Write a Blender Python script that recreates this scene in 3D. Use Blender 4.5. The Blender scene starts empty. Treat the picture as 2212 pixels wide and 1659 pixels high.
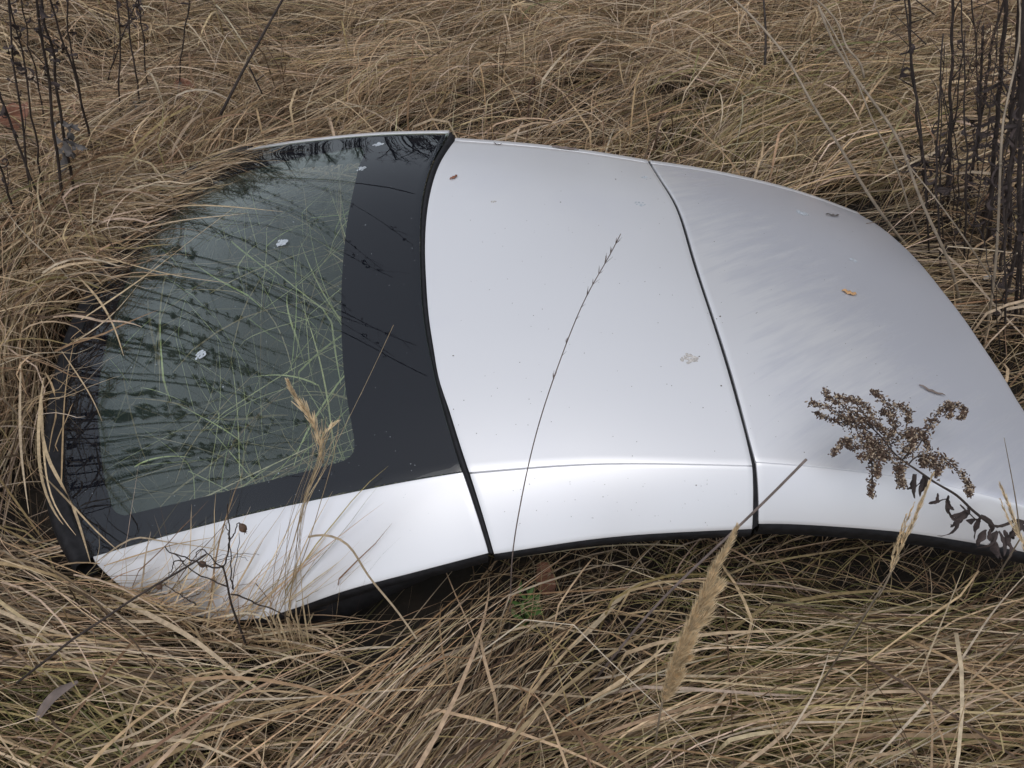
import bpy, bmesh, math, random
import numpy as np
from mathutils import Vector
from mathutils.bvhtree import BVHTree

random.seed(7)
rng = np.random.default_rng(11)
sc = bpy.context.scene
COL = sc.collection
R = math.radians

# ------------------------------------------------------------------ camera
CAM_H, PITCH, HFOV = 1.62, R(48.0), R(65.0)
cam_d = bpy.data.cameras.new('camera')
cam = bpy.data.objects.new('camera', cam_d); COL.objects.link(cam)
cam.location = (0, 0, CAM_H)
cam.rotation_euler = (math.pi/2 - PITCH, 0, 0)
cam_d.sensor_width = 36.0
cam_d.lens = 18.0/math.tan(HFOV/2)
cam_d.clip_start = 0.02; cam_d.clip_end = 900
sc.camera = cam

# ------------------------------------------------------------------ overcast daylight
SUN_EL, SUN_ROT = R(72), R(200)
world = bpy.data.worlds.new('World'); sc.world = world; world.use_nodes = True
wn, wl = world.node_tree.nodes, world.node_tree.links
wn.clear()
wo = wn.new('ShaderNodeOutputWorld'); wb = wn.new('ShaderNodeBackground')
sky = wn.new('ShaderNodeTexSky'); sky.sky_type = 'NISHITA'; sky.sun_disc = False
sky.sun_elevation = SUN_EL; sky.sun_rotation = SUN_ROT
sky.air_density = 1.0; sky.dust_density = 2.5; sky.ozone_density = 1.0
hs = wn.new('ShaderNodeHueSaturation'); hs.inputs['Saturation'].default_value = 0.34
wl.new(sky.outputs[0], hs.inputs['Color']); wl.new(hs.outputs[0], wb.inputs['Color'])
wb.inputs['Strength'].default_value = 0.15
wl.new(wb.outputs[0], wo.inputs['Surface'])
sun_d = bpy.data.lights.new('sun', 'SUN'); sun_d.energy = 0.5; sun_d.angle = R(55); sun_d.color = (1.0, 0.98, 0.95)
sun = bpy.data.objects.new('sun', sun_d); COL.objects.link(sun)
# the sky's rotation is measured clockwise from +Y
sdir = Vector((math.sin(SUN_ROT)*math.cos(SUN_EL), math.cos(SUN_ROT)*math.cos(SUN_EL), math.sin(SUN_EL)))
sun.rotation_euler = sdir.to_track_quat('Z', 'Y').to_euler()
vs = sc.view_settings
vs.view_transform = 'Standard'; vs.look = 'None'; vs.gamma = 1.0; vs.use_curve_mapping = False
vs.exposure = 0.22
sc.cycles.max_bounces = 8; sc.cycles.transparent_max_bounces = 16

# ------------------------------------------------------------------ rays from the camera
FW, FH = 2212.0, 1659.0
FPX = FW/2/math.tan(HFOV/2)
_f = np.array([0, math.cos(PITCH), -math.sin(PITCH)]); _u = np.array([0, math.sin(PITCH), math.cos(PITCH)]); _r = np.array([1., 0, 0])
def ray(x, y): return _f*FPX + _r*(x-FW/2) - _u*(y-FH/2)
def at(x, y, z):                       # the point seen there at height z
    d = ray(x, y); return np.array([0, 0, CAM_H]) + d*((z-CAM_H)/d[2])
def atY(x, y, Y):                      # the point seen there at depth Y
    d = ray(x, y); return np.array([0, 0, CAM_H]) + d*(Y/d[1])
def zoomer(ox, oy, s):                 # pixel of an enlarged crop -> frame pixel
    return lambda x, y: ((ox + x/s)*0.8640625, (oy + y/s)*0.8640625)
q6 = zoomer(1660, 900, 2.37); q2 = zoomer(0, 850, 2.2122)
q8 = zoomer(100, 1300, 3.687); q9 = zoomer(2000, 950, 3.318)

# ------------------------------------------------------------------ materials
def mat(name):
    m = bpy.data.materials.new(name); m.use_nodes = True
    return m, m.node_tree.nodes, m.node_tree.links, m.node_tree.nodes['Principled BSDF']
def simple(name, col, rough=0.6, metal=0.0, var=0.0, scale=20.0, spec=0.5):
    m, n, l, b = mat(name)
    b.inputs['Roughness'].default_value = rough; b.inputs['Metallic'].default_value = metal
    b.inputs['Specular IOR Level'].default_value = spec
    if var:
        tc = n.new('ShaderNodeTexCoord'); nz = n.new('ShaderNodeTexNoise'); nz.inputs['Scale'].default_value = scale
        nz.inputs['Detail'].default_value = 5
        rp = n.new('ShaderNodeValToRGB')
        rp.color_ramp.elements[0].position = 0.3; rp.color_ramp.elements[1].position = 0.7
        rp.color_ramp.elements[0].color = tuple(c*(1-var) for c in col)+(1,)
        rp.color_ramp.elements[1].color = tuple(min(1, c*(1+var)) for c in col)+(1,)
        l.new(tc.outputs['Object'], nz.inputs['Vector']); l.new(nz.outputs['Fac'], rp.inputs[0]); l.new(rp.outputs[0], b.inputs['Base Color'])
    else:
        b.inputs['Base Color'].default_value = tuple(col)+(1,)
    return m

def paint_mat(name, dust_and_reflection):
    m, n, l, b = mat(name)
    tc = n.new('ShaderNodeTexCoord')
    # dried dew runs: noise stretched along the slope of the panel; on the front panel the mirrored wood's grey is also put into the colour towards the front edge
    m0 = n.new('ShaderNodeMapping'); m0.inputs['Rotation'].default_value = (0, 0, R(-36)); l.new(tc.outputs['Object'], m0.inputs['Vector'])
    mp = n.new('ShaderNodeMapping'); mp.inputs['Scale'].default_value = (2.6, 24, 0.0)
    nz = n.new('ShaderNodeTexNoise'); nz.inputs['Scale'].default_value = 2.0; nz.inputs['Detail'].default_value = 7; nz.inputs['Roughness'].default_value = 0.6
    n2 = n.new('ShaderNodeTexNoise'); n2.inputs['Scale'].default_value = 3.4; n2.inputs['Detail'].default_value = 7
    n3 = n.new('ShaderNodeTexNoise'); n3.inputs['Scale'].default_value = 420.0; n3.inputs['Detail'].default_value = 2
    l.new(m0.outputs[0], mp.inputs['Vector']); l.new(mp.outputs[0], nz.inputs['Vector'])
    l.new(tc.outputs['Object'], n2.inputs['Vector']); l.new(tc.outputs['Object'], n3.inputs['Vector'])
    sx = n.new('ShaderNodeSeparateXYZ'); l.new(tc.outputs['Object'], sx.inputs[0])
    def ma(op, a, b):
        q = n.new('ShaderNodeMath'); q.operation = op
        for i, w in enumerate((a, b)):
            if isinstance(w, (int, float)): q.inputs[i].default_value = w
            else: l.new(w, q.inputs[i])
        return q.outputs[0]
    d0 = ma('ADD', ma('ADD', sx.outputs[0], ma('MULTIPLY', sx.outputs[1], .40)), -.58 if dust_and_reflection > .05 else -3.0)  # diagonal mask of the painted-in wood reflection, front panel only
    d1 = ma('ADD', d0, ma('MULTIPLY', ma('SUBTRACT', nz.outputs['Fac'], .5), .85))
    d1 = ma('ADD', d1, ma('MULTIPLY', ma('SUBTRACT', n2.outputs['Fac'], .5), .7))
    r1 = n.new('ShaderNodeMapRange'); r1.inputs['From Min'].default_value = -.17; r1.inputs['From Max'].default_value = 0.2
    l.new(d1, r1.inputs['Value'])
    r2 = n.new('ShaderNodeMapRange'); r2.inputs['From Min'].default_value = 0.5; r2.inputs['From Max'].default_value = 0.75; r2.inputs['To Max'].default_value = .8 if dust_and_reflection < .1 else .35
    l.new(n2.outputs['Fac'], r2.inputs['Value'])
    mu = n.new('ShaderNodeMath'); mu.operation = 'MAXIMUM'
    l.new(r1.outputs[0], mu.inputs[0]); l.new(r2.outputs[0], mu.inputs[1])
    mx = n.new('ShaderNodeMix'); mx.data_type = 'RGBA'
    mx.inputs[6].default_value = (0.745, 0.75, 0.77, 1); mx.inputs[7].default_value = (0.755-dust_and_reflection*1.05, 0.76-dust_and_reflection, 0.79-dust_and_reflection*.85, 1)
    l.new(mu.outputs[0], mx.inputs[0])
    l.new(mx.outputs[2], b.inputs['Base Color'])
    rr = n.new('ShaderNodeMapRange'); rr.inputs['To Min'].default_value = 0.36; rr.inputs['To Max'].default_value = 0.46
    l.new(n2.outputs['Fac'], rr.inputs['Value']); l.new(rr.outputs[0], b.inputs['Roughness'])
    b.inputs['Metallic'].default_value = 0.46
    b.inputs['Coat Weight'].default_value = 0.35
    rc = n.new('ShaderNodeMapRange'); rc.inputs['To Min'].default_value = 0.14; rc.inputs['To Max'].default_value = 0.3
    l.new(mu.outputs[0], rc.inputs['Value']); l.new(rc.outputs[0], b.inputs['Coat Roughness'])
    bp = n.new('ShaderNodeBump'); bp.inputs['Strength'].default_value = 0.015; bp.inputs['Distance'].default_value = 0.001
    l.new(n3.outputs['Fac'], bp.inputs['Height']); l.new(bp.outputs[0], b.inputs['Normal'])
    return m
M = {}
M['paint'] = paint_mat('silver_paint', 0.05)
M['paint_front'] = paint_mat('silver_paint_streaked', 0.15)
M['rubber'] = simple('black_rubber', (0.012, 0.012, 0.014), 0.62, var=0.4, scale=60, spec=0.25)
M['lining'] = simple('dark_lining', (0.02, 0.02, 0.022), 0.8, var=0.3)
M['frit'] = simple('black_ceramic', (0.008, 0.008, 0.013), 0.8, spec=0.0)
M['dropping'] = simple('dried_dropping', (0.40, 0.44, 0.48), 0.8, var=0.25, scale=200)
M['stain'] = simple('dried_stain', (0.42, 0.40, 0.38), 0.8, var=0.4, scale=300)
M['speck'] = simple('dirt_speck', (0.07, 0.055, 0.04), 0.9)
M['wire'] = simple('heating_wire', (0.06, 0.035, 0.025), 0.5)

def glass_mat(name, d0, d1):
    m, n, l, b = mat(name); n.remove(b)
    o = n['Material Output']
    tr = n.new('ShaderNodeBsdfTransparent'); tr.inputs[0].default_value = (0.87, 0.915, 0.875, 1)
    gl = n.new('ShaderNodeBsdfGlossy'); gl.inputs['Roughness'].default_value = 0.012; gl.inputs['Color'].default_value = (0.97, 0.99, 1, 1)
    df = n.new('ShaderNodeBsdfDiffuse'); df.inputs[0].default_value = (0.42, 0.58, 0.55, 1)
    lw = n.new('ShaderNodeLayerWeight'); lw.inputs['Blend'].default_value = 0.5
    pw = n.new('ShaderNodeMath'); pw.operation = 'POWER'; pw.inputs[1].default_value = 5.0
    fr = n.new('ShaderNodeMath'); fr.operation = 'MULTIPLY_ADD'; fr.inputs[1].default_value = 0.95; fr.inputs[2].default_value = 0.05
    l.new(lw.outputs['Facing'], pw.inputs[0]); l.new(pw.outputs[0], fr.inputs[0])
    tc = n.new('ShaderNodeTexCoord'); nz = n.new('ShaderNodeTexNoise'); nz.inputs['Scale'].default_value = 3.0; nz.inputs['Detail'].default_value = 6
    l.new(tc.outputs['Object'], nz.inputs['Vector'])
    mr = n.new('ShaderNodeMapRange'); mr.inputs['To Min'].default_value = d0; mr.inputs['To Max'].default_value = d1
    l.new(nz.outputs['Fac'], mr.inputs['Value'])
    m1 = n.new('ShaderNodeMixShader'); m2 = n.new('ShaderNodeMixShader')
    l.new(mr.outputs[0], m1.inputs[0]); l.new(tr.outputs[0], m1.inputs[1]); l.new(df.outputs[0], m1.inputs[2])
    l.new(fr.outputs[0], m2.inputs[0]); l.new(m1.outputs[0], m2.inputs[1]); l.new(gl.outputs[0], m2.inputs[2])
    l.new(m2.outputs[0], o.inputs[0])
    return m
M['glass'] = glass_mat('tinted_glass', .0, .004); M['glass_in'] = glass_mat('filmed_inner_glass', .02, .065)

def straw_mat(name, transl=0.2):
    m, n, l, b = mat(name); o = n['Material Output']
    at_ = n.new('ShaderNodeAttribute'); at_.attribute_name = 'tint'
    tc = n.new('ShaderNodeTexCoord'); nz = n.new('ShaderNodeTexNoise'); nz.inputs['Scale'].default_value = 90; nz.inputs['Detail'].default_value = 3
    l.new(tc.outputs['Object'], nz.inputs['Vector'])
    mr = n.new('ShaderNodeMapRange'); mr.inputs['From Min'].default_value = .3; mr.inputs['From Max'].default_value = .7; mr.inputs['To Min'].default_value = 0.72; mr.inputs['To Max'].default_value = 1.2
    l.new(nz.outputs['Fac'], mr.inputs['Value'])
    vm = n.new('ShaderNodeVectorMath'); vm.operation = 'SCALE'
    l.new(at_.outputs['Color'], vm.inputs[0]); l.new(mr.outputs[0], vm.inputs['Scale'])
    l.new(vm.outputs[0], b.inputs['Base Color'])
    b.inputs['Roughness'].default_value = 0.55; b.inputs['Specular IOR Level'].default_value = 0.3
    tl = n.new('ShaderNodeBsdfTranslucent'); l.new(vm.outputs[0], tl.inputs['Color'])
    mx = n.new('ShaderNodeMixShader'); mx.inputs[0].default_value = transl
    l.new(b.outputs[0], mx.inputs[1]); l.new(tl.outputs[0], mx.inputs[2]); l.new(mx.outputs[0], o.inputs[0])
    return m
M['straw'] = straw_mat('dry_straw')
M['weed'] = simple('dead_weed_stem', (0.032, 0.022, 0.018), 0.75, var=0.5, scale=45)
M['weed_leaf'] = simple('dead_weed_leaf', (0.038, 0.026, 0.024), 0.8, var=0.5, scale=60)
M['grey_leaf'] = simple('withered_grey_leaf', (0.10, 0.09, 0.085), 0.85, var=0.5, scale=60)
M['cane'] = simple('tan_cane', (0.25, 0.20, 0.145), 0.6, var=0.3, scale=40)
M['greycane'] = simple('grey_brown_stem', (0.16, 0.125, 0.11), 0.7, var=0.35, scale=40)
M['seed'] = simple('brown_seed', (0.095, 0.058, 0.04), 0.8, var=0.45, scale=70)
M['seedpale'] = simple('pale_seed_fluff', (0.42, 0.33, 0.24), 0.85, var=0.3, scale=70)
M['plume'] = simple('plume_straw', (0.50, 0.37, 0.21), 0.8, var=0.25, scale=60)
M['redleaf'] = simple('russet_leaf', (0.20, 0.085, 0.05), 0.7, var=0.4, scale=50)
M['tanleaf'] = simple('tan_leaf', (0.42, 0.25, 0.12), 0.7, var=0.3, scale=80)
M['green'] = simple('green_leaf', (0.06, 0.13, 0.025), 0.6, var=0.3, scale=60)
M['bark'] = simple('bare_bark', (0.045, 0.038, 0.033), 0.9, var=0.3, scale=4)
M['bud'] = simple('brown_bud', (0.09, 0.05, 0.03), 0.6, var=0.4, scale=150)

def soil_mat():
    m, n, l, b = mat('soil_and_thatch')
    tc = n.new('ShaderNodeTexCoord'); nz = n.new('ShaderNodeTexNoise'); nz.inputs['Scale'].default_value = 14; nz.inputs['Detail'].default_value = 8
    n2 = n.new('ShaderNodeTexNoise'); n2.inputs['Scale'].default_value = 0.35; n2.inputs['Detail'].default_value = 4
    rp = n.new('ShaderNodeValToRGB')
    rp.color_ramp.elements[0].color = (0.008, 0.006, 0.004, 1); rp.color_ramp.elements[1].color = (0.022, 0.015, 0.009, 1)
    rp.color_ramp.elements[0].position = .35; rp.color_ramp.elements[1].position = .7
    l.new(tc.outputs['Object'], nz.inputs['Vector']); l.new(nz.outputs['Fac'], rp.inputs[0])
    l.new(rp.outputs[0], b.inputs['Base Color']); b.inputs['Roughness'].default_value = 0.95
    bp = n.new('ShaderNodeBump'); bp.inputs['Strength'].default_value = .6; bp.inputs['Distance'].default_value = .02
    l.new(nz.outputs['Fac'], bp.inputs['Height']); l.new(bp.outputs[0], b.inputs['Normal'])
    return m
M['soil'] = soil_mat()

# ------------------------------------------------------------------ builders
class MB:
    def __init__(s): s.v = []; s.f = []; s.mi = []; s.c = []
    def add(s, vs, fs, mi=0, col=None):
        o = len(s.v); s.v.extend([tuple(map(float, p)) for p in vs]); s.f.extend([tuple(i+o for i in f) for f in fs]); s.mi.extend([mi]*len(fs))
        s.c.extend([col or (0.4, 0.3, 0.2)]*len(vs))
    def tube(s, pts, rad, sides=5, mi=0, cap=True, col=None):
        P = np.asarray(pts, float); n = len(P)
        rad = np.full(n, rad) if np.isscalar(rad) else np.asarray(rad, float)
        T = np.gradient(P, axis=0); T /= np.linalg.norm(T, axis=1)[:, None]+1e-12
        ref = np.array([0.31, 0.17, 0.93]); 
        if abs(T[0] @ ref) > .95: ref = np.array([1., 0, 0])
        vs = []
        for i in range(n):
            a = np.cross(T[i], ref); a /= np.linalg.norm(a)+1e-12; b = np.cross(T[i], a)
            for k in range(sides):
                t = 2*math.pi*k/sides; vs.append(P[i]+rad[i]*(math.cos(t)*a+math.sin(t)*b))
        fs = [(i*sides+k, i*sides+(k+1) % sides, (i+1)*sides+(k+1) % sides, (i+1)*sides+k) for i in range(n-1) for k in range(sides)]
        if cap: fs += [tuple(range(sides))[::-1], tuple((n-1)*sides+k for k in range(sides))]
        s.add(vs, fs, mi, col)
    def ribbon(s, pts, wid, roll=0.0, mi=0, col=None, fold=0.0):
        P = np.asarray(pts, float); n = len(P)
        wid = np.full(n, wid) if np.isscalar(wid) else np.asarray(wid, float)
        roll = np.full(n, roll) if np.isscalar(roll) else np.asarray(roll, float)
        T = np.gradient(P, axis=0); T /= np.linalg.norm(T, axis=1)[:, None]+1e-12
        vs = []
        for i in range(n):
            a = np.cross(T[i], (0, 0, 1.)); 
            if np.linalg.norm(a) < .05: a = np.cross(T[i], (0, 1., 0))
            a /= np.linalg.norm(a); b = np.cross(a, T[i])
            w = math.cos(roll[i])*a+math.sin(roll[i])*b; nn = np.cross(w, T[i])
            vs += [P[i]-w*wid[i]/2, P[i]+nn*fold*wid[i], P[i]+w*wid[i]/2]
        fs = []
        for i in range(n-1):
            for k in (0, 1): fs.append((3*i+k, 3*i+k+1, 3*i+4+k, 3*i+3+k))
        s.add(vs, fs, mi, col)
    def build(s, name, mats, parent=None, smooth=True, loc=None):
        me = bpy.data.meshes.new(name)
        v = s.v
        if loc is not None: v = [(a-loc[0], b-loc[1], c-loc[2]) for a, b, c in v]
        me.from_pydata(v, [], s.f); me.update()
        for m in (mats if isinstance(mats, (list, tuple)) else [mats]): me.materials.append(m)
        me.polygons.foreach_set('material_index', s.mi)
        if smooth: me.polygons.foreach_set('use_smooth', [True]*len(s.f))
        a = me.color_attributes.new('tint', 'FLOAT_COLOR', 'POINT')
        cc = np.ones((len(v), 4), np.float32); cc[:, :3] = np.array(s.c, np.float32).reshape(-1, 3); a.data.foreach_set('color', cc.ravel())
        o = bpy.data.objects.new(name, me); COL.objects.link(o)
        if loc is not None and parent is None: o.location = loc
        if parent is not None: o.parent = parent
        return o
def empty(name, label, cat, loc=(0, 0, 0), group=None):
    o = bpy.data.objects.new(name, None); COL.objects.link(o); o.location = loc; o.empty_display_size = .05
    tag(o, label, cat, group); return o
def tag(o, label=None, cat=None, group=None, kind=None):
    if label: o['label'] = label
    if cat: o['category'] = cat
    if group: o['group'] = group
    if kind: o['kind'] = kind
    return o
def crv(pts, n=24):                    # smooth curve through points
    P = np.asarray(pts, float)
    if len(P) == 2: return P[0]+(P[1]-P[0])*np.linspace(0, 1, n)[:, None]
    t = np.r_[0, np.cumsum(np.linalg.norm(np.diff(P, axis=0), axis=1)**.7)]; t /= t[-1]
    return np.stack([spl(t, P[:, k])(np.linspace(0, 1, n)) for k in range(P.shape[1])], 1)
def spl(x, y):                         # natural cubic spline
    x = np.asarray(x, float); y = np.asarray(y, float); n = len(x); h = np.diff(x)
    A = np.zeros((n, n)); r = np.zeros(n); A[0, 0] = A[-1, -1] = 1
    for i in range(1, n-1):
        A[i, i-1] = h[i-1]; A[i, i] = 2*(h[i-1]+h[i]); A[i, i+1] = h[i]
        r[i] = 6*((y[i+1]-y[i])/h[i]-(y[i]-y[i-1])/h[i-1])
    m = np.linalg.solve(A, r)
    def f(q):
        q = np.asarray(q, float); i = np.clip(np.searchsorted(x, q)-1, 0, n-2); hi = h[i]
        a = (x[i+1]-q)/hi; b = (q-x[i])/hi
        return a*y[i]+b*y[i+1]+((a**3-a)*m[i]+(b**3-b)*m[i+1])*hi*hi/6
    return f
def vnoise(x, y, f, seed):             # smooth value noise in -1..1
    g = np.random.default_rng(seed).uniform(-1, 1, (64, 64))
    X = np.asarray(x)*f+17.3; Y = np.asarray(y)*f+9.1
    i = np.floor(X).astype(int); j = np.floor(Y).astype(int); u = X-i; v = Y-j
    u = u*u*(3-2*u); v = v*v*(3-2*v); i0, i1, j0, j1 = i % 64, (i+1) % 64, j % 64, (j+1) % 64
    return (g[i0, j0]*(1-u)+g[i1, j0]*u)*(1-v)+(g[i0, j1]*(1-u)+g[i1, j1]*u)*v
def ground(x, y):
    return 0.05*vnoise(x, y, 1.3, 1)+0.04*vnoise(x, y, 2.9, 2)+0.1*vnoise(x, y, .22, 5)*np.clip((np.hypot(x, y)-4)/6, 0, 1)

# ------------------------------------------------------------------ ground: one sheet to the horizon
def grid_axis():
    a = np.linspace(-4, 4, 65); b = 4*1.13**np.arange(1, 40)
    return np.r_[-b[::-1], a, b]
gx = grid_axis(); gy = grid_axis()+2
GX, GY = np.meshgrid(gx, gy, indexing='ij'); GZ = ground(GX, GY)-0.03
me = bpy.data.meshes.new('ground'); n0, n1 = GX.shape
idx = np.arange(n0*n1).reshape(n0, n1)
me.from_pydata(np.stack([GX.ravel(), GY.ravel(), GZ.ravel()], 1).tolist(), [], np.stack([idx[:-1, :-1].ravel(), idx[1:, :-1].ravel(), idx[1:, 1:].ravel(), idx[:-1, 1:].ravel()], 1).tolist())
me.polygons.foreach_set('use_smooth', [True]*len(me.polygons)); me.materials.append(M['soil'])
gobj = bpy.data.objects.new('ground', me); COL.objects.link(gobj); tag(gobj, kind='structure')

# ------------------------------------------------------------------ bare wood beyond the meadow, seen mirrored in the rear window and the paint
def bare_tree(mb, base, h, rnd):
    def limb(p, d, L, r, lev):
        n = 5; pts = [p]; q = p.copy(); dd = d.copy()
        for k in range(n):
            dd = dd+rnd.normal(0, .10+.05*lev, 3)+np.array([0, 0, .03]); dd /= np.linalg.norm(dd)
            q = q+dd*L/n; pts.append(q.copy())
        rr = np.linspace(r, r*.35, n+1); mb.tube(pts, rr, 5 if lev == 0 else 3, cap=False)
        if lev < 3:
            for k in range((13, 6, 4)[lev]):
                t = rnd.uniform(.22 if lev == 0 else .2, 1); i = int(t*n); pp = pts[min(i, n)]
                a = rnd.uniform(0, 6.28); side = np.array([math.cos(a), math.sin(a), 0]); e = rnd.uniform(.5, 1.1)
                nd = dd*math.cos(e)+side*math.sin(e)+np.array([0, 0, .15]); nd /= np.linalg.norm(nd)
                limb(pp, nd, L*rnd.uniform(.3, .5)*(1.1-.5*t if lev == 0 else 1), max(r*.36, .006), lev+1)
    limb(np.array(base, float), np.array([0, 0, 1.]), h, h*.017, 0)
wood = MB(); rw = np.random.default_rng(5)
for k in range(78):
    az = R(-52+126*(k/77)**.8+rw.uniform(-1.5, 1.5)); d = rw.uniform(10, 17)
    x, y = d*math.sin(az), d*math.cos(az)
    h = d*math.tan(R(np.interp(math.degrees(az), [-52, -25, -12, 0, 20, 45, 70], [5, 6, 13, 21, 30, 38, 38])))*rw.uniform(.75, 1.1)+CAM_H*.5
    bare_tree(wood, (x, y, -.15), h, rw)
for k in range(1500):                  # scrub at the wood's foot
    az = R(rw.uniform(-58, 72)); d = rw.uniform(10, 19); x, y = d*math.sin(az), d*math.cos(az); hh = rw.uniform(.6, 2.6)
    p = np.array([x, y, -.1]); wood.tube([p, p+[rw.normal(0, .15), rw.normal(0, .15), hh*.5], p+[rw.normal(0, .4), rw.normal(0, .4), hh]], [.02, .014, .005], 3, cap=False)
tag(wood.build('bare_woodland', M['bark']), kind='stuff')

# ------------------------------------------------------------------ the car roof
zn = spl([-1.0, -.885, -.5, -.09, .44, .98, 1.25], [.025, .065, .255, .400, .425, .345, .265])     # near panel edge
zf = spl([-1.25, -1.05, -.65, -.17, .37, .98, 1.25], [.10, .15, .295, .395, .355, .195, .10])       # far panel edge
CROWN = 0.056
def bow(v): return 1-np.abs(2*v-1)**2.5
def solve(px, v, extra=None):          # pixel on the panel at lateral share v
    z = .3
    for _ in range(30):
        p = at(px[0], px[1], z); z = (1-v)*zn(p[0])+v*zf(p[0])+CROWN*bow(v)+(extra(p[0]) if extra else 0)
    return at(px[0], px[1], z)
def line(pxs, v, extra=None): return np.array([solve(p, v, extra) for p in pxs])
def seam(pxs):                         # pixels from near to far across the panel
    a = solve(pxs[0], 0); b = solve(pxs[-1], 1); out = []
    for p in pxs:
        v = (FH-p[1])/1000.
        for _ in range(30):
            w = solve(p, v); v = float(np.clip((w[1]-a[1])/(b[1]-a[1]), 0, 1))
        out.append(solve(p, v))
    return np.array(out)
REAR = seam([(201, 1203), (152, 1110), (134, 1016), (133, 922), (144, 832), (176, 710), (220, 618), (280, 522), (330, 457), (390, 398), (455, 351), (532, 325)])
S1L = seam([(997, 1018), (957, 887), (940, 821), (926, 755), (915, 690), (908, 599), (907, 537), (909, 457), (920, 391), (942, 333), (968, 287)])
S1R = seam([(1015, 1021), (990, 945), (968, 875), (950, 821), (938, 755), (928, 690), (921, 599), (919, 544), (922, 471), (933, 405), (953, 349), (983, 304)])
S2L = seam([(1624, 1006), (1612, 953), (1590, 869), (1564, 778), (1524, 653), (1491, 551), (1459, 449), (1430, 398), (1401, 352)])
S2R = seam([(1634, 998), (1622, 953), (1600, 869), (1574, 778), (1533, 653), (1500, 551), (1467, 449), (1437, 398), (1408, 353)])
FRONT = seam([(2345, 1140), (2318, 1085), (2272, 990), (2234, 922), (2196, 864), (2171, 821), (2127, 755), (2083, 690), (2032, 624), (1981, 562), (1923, 507), (1883, 478), (1858, 464)])
N_G = line([(201, 1203), (344, 1160), (508, 1115), (664, 1080), (777, 1057), (880, 1037), (997, 1018)], 0)
N_M = line([(1015, 1021), (1135, 1011), (1240, 1004), (1354, 1001), (1512, 1003), (1624, 1006)], 0)
N_F = line([(1634, 998), (1763, 1008), (1908, 1025), (2036, 1047), (2212, 1093), (2345, 1140)], 0)
F_G = line([(532, 325), (610, 312), (690, 302), (814, 291), (968, 287)], 1)
F_M = line([(983, 304), (1120, 314), (1270, 331), (1401, 352)], 1)
F_F = line([(1408, 353), (1500, 366), (1580, 381), (1726, 417), (1858, 464)], 1)
drop = spl([-1.0, -.885, -.8, -.62, -.3, -.04, .46, 1.1, 1.3], [.005, .012, .060, .115, .112, .100, .092, .085, .08])
V0_G = line([(206, 1214), (262, 1266), (340, 1306), (430, 1330), (540, 1337), (640, 1312), (740, 1277), (850, 1247), (950, 1221), (1054, 1194)], 0, lambda x: -drop(x))
V0_M = line([(1068, 1196), (1170, 1180), (1281, 1164), (1400, 1153), (1512, 1147), (1624, 1142)], 0, lambda x: -drop(x))
V0_F = line([(1640, 1131), (1689, 1131), (1835, 1139), (1981, 1153), (2108, 1173), (2212, 1192), (2372, 1232)], 0, lambda x: -drop(x))

class Coons:
    def __init__(s, bottom, top, left, right):
        s.b, s.t, s.l, s.r = [np.asarray(crv(k, 129)) for k in (bottom, top, left, right)]
        s.l = s.l+np.linspace(0, 1, 129)[:, None]*(s.t[0]-s.l[-1])+np.linspace(1, 0, 129)[:, None]*(s.b[0]-s.l[0])
        s.r = s.r+np.linspace(0, 1, 129)[:, None]*(s.t[-1]-s.r[-1])+np.linspace(1, 0, 129)[:, None]*(s.b[-1]-s.r[0])
    @staticmethod
    def ev(c, t):
        t = np.clip(np.asarray(t, float), 0, 1)*128; i = np.minimum(t.astype(int), 127); f = (t-i)[..., None]; return c[i]*(1-f)+c[i+1]*f
    def __call__(s, u, v):
        u, v = np.broadcast_arrays(np.asarray(u, float), np.asarray(v, float)); U, V = u[..., None], v[..., None]
        L = (1-V)*s.ev(s.b, u)+V*s.ev(s.t, u)+(1-U)*s.ev(s.l, v)+U*s.ev(s.r, v)
        return L-((1-U)*(1-V)*s.b[0]+U*(1-V)*s.b[-1]+(1-U)*V*s.t[0]+U*V*s.t[-1])
    def normal(s, u, v, e=.01):
        u = np.asarray(u, float); v = np.asarray(v, float)
        a = s(np.clip(u+e, 0, 1), v)-s(np.clip(u-e, 0, 1), v); b = s(u, np.clip(v+e, 0, 1))-s(u, np.clip(v-e, 0, 1))
        n = np.cross(a, b); return n/(np.linalg.norm(n, axis=-1)[..., None]+1e-12)
class Rail:                            # convex strip from the panel line down to the sill line
    def __init__(s, a, b, out, k=.53, kd=.36):
        s.a = crv(a, 129); s.b = crv(b, 129); s.k, s.kd = k, kd
    def __call__(s, u, v):
        u, v = np.broadcast_arrays(np.asarray(u, float), np.asarray(v, float)); A = Coons.ev(s.a, u); B = Coons.ev(s.b, u)
        Cn = A+(B-A)*np.array([s.k, s.k, s.kd]); V = v[..., None]
        return A*(1-V)**2+2*Cn*V*(1-V)+B*V*V
    def normal(s, u, v, e=.01):
        return -Coons.normal(s, u, v, e)
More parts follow.
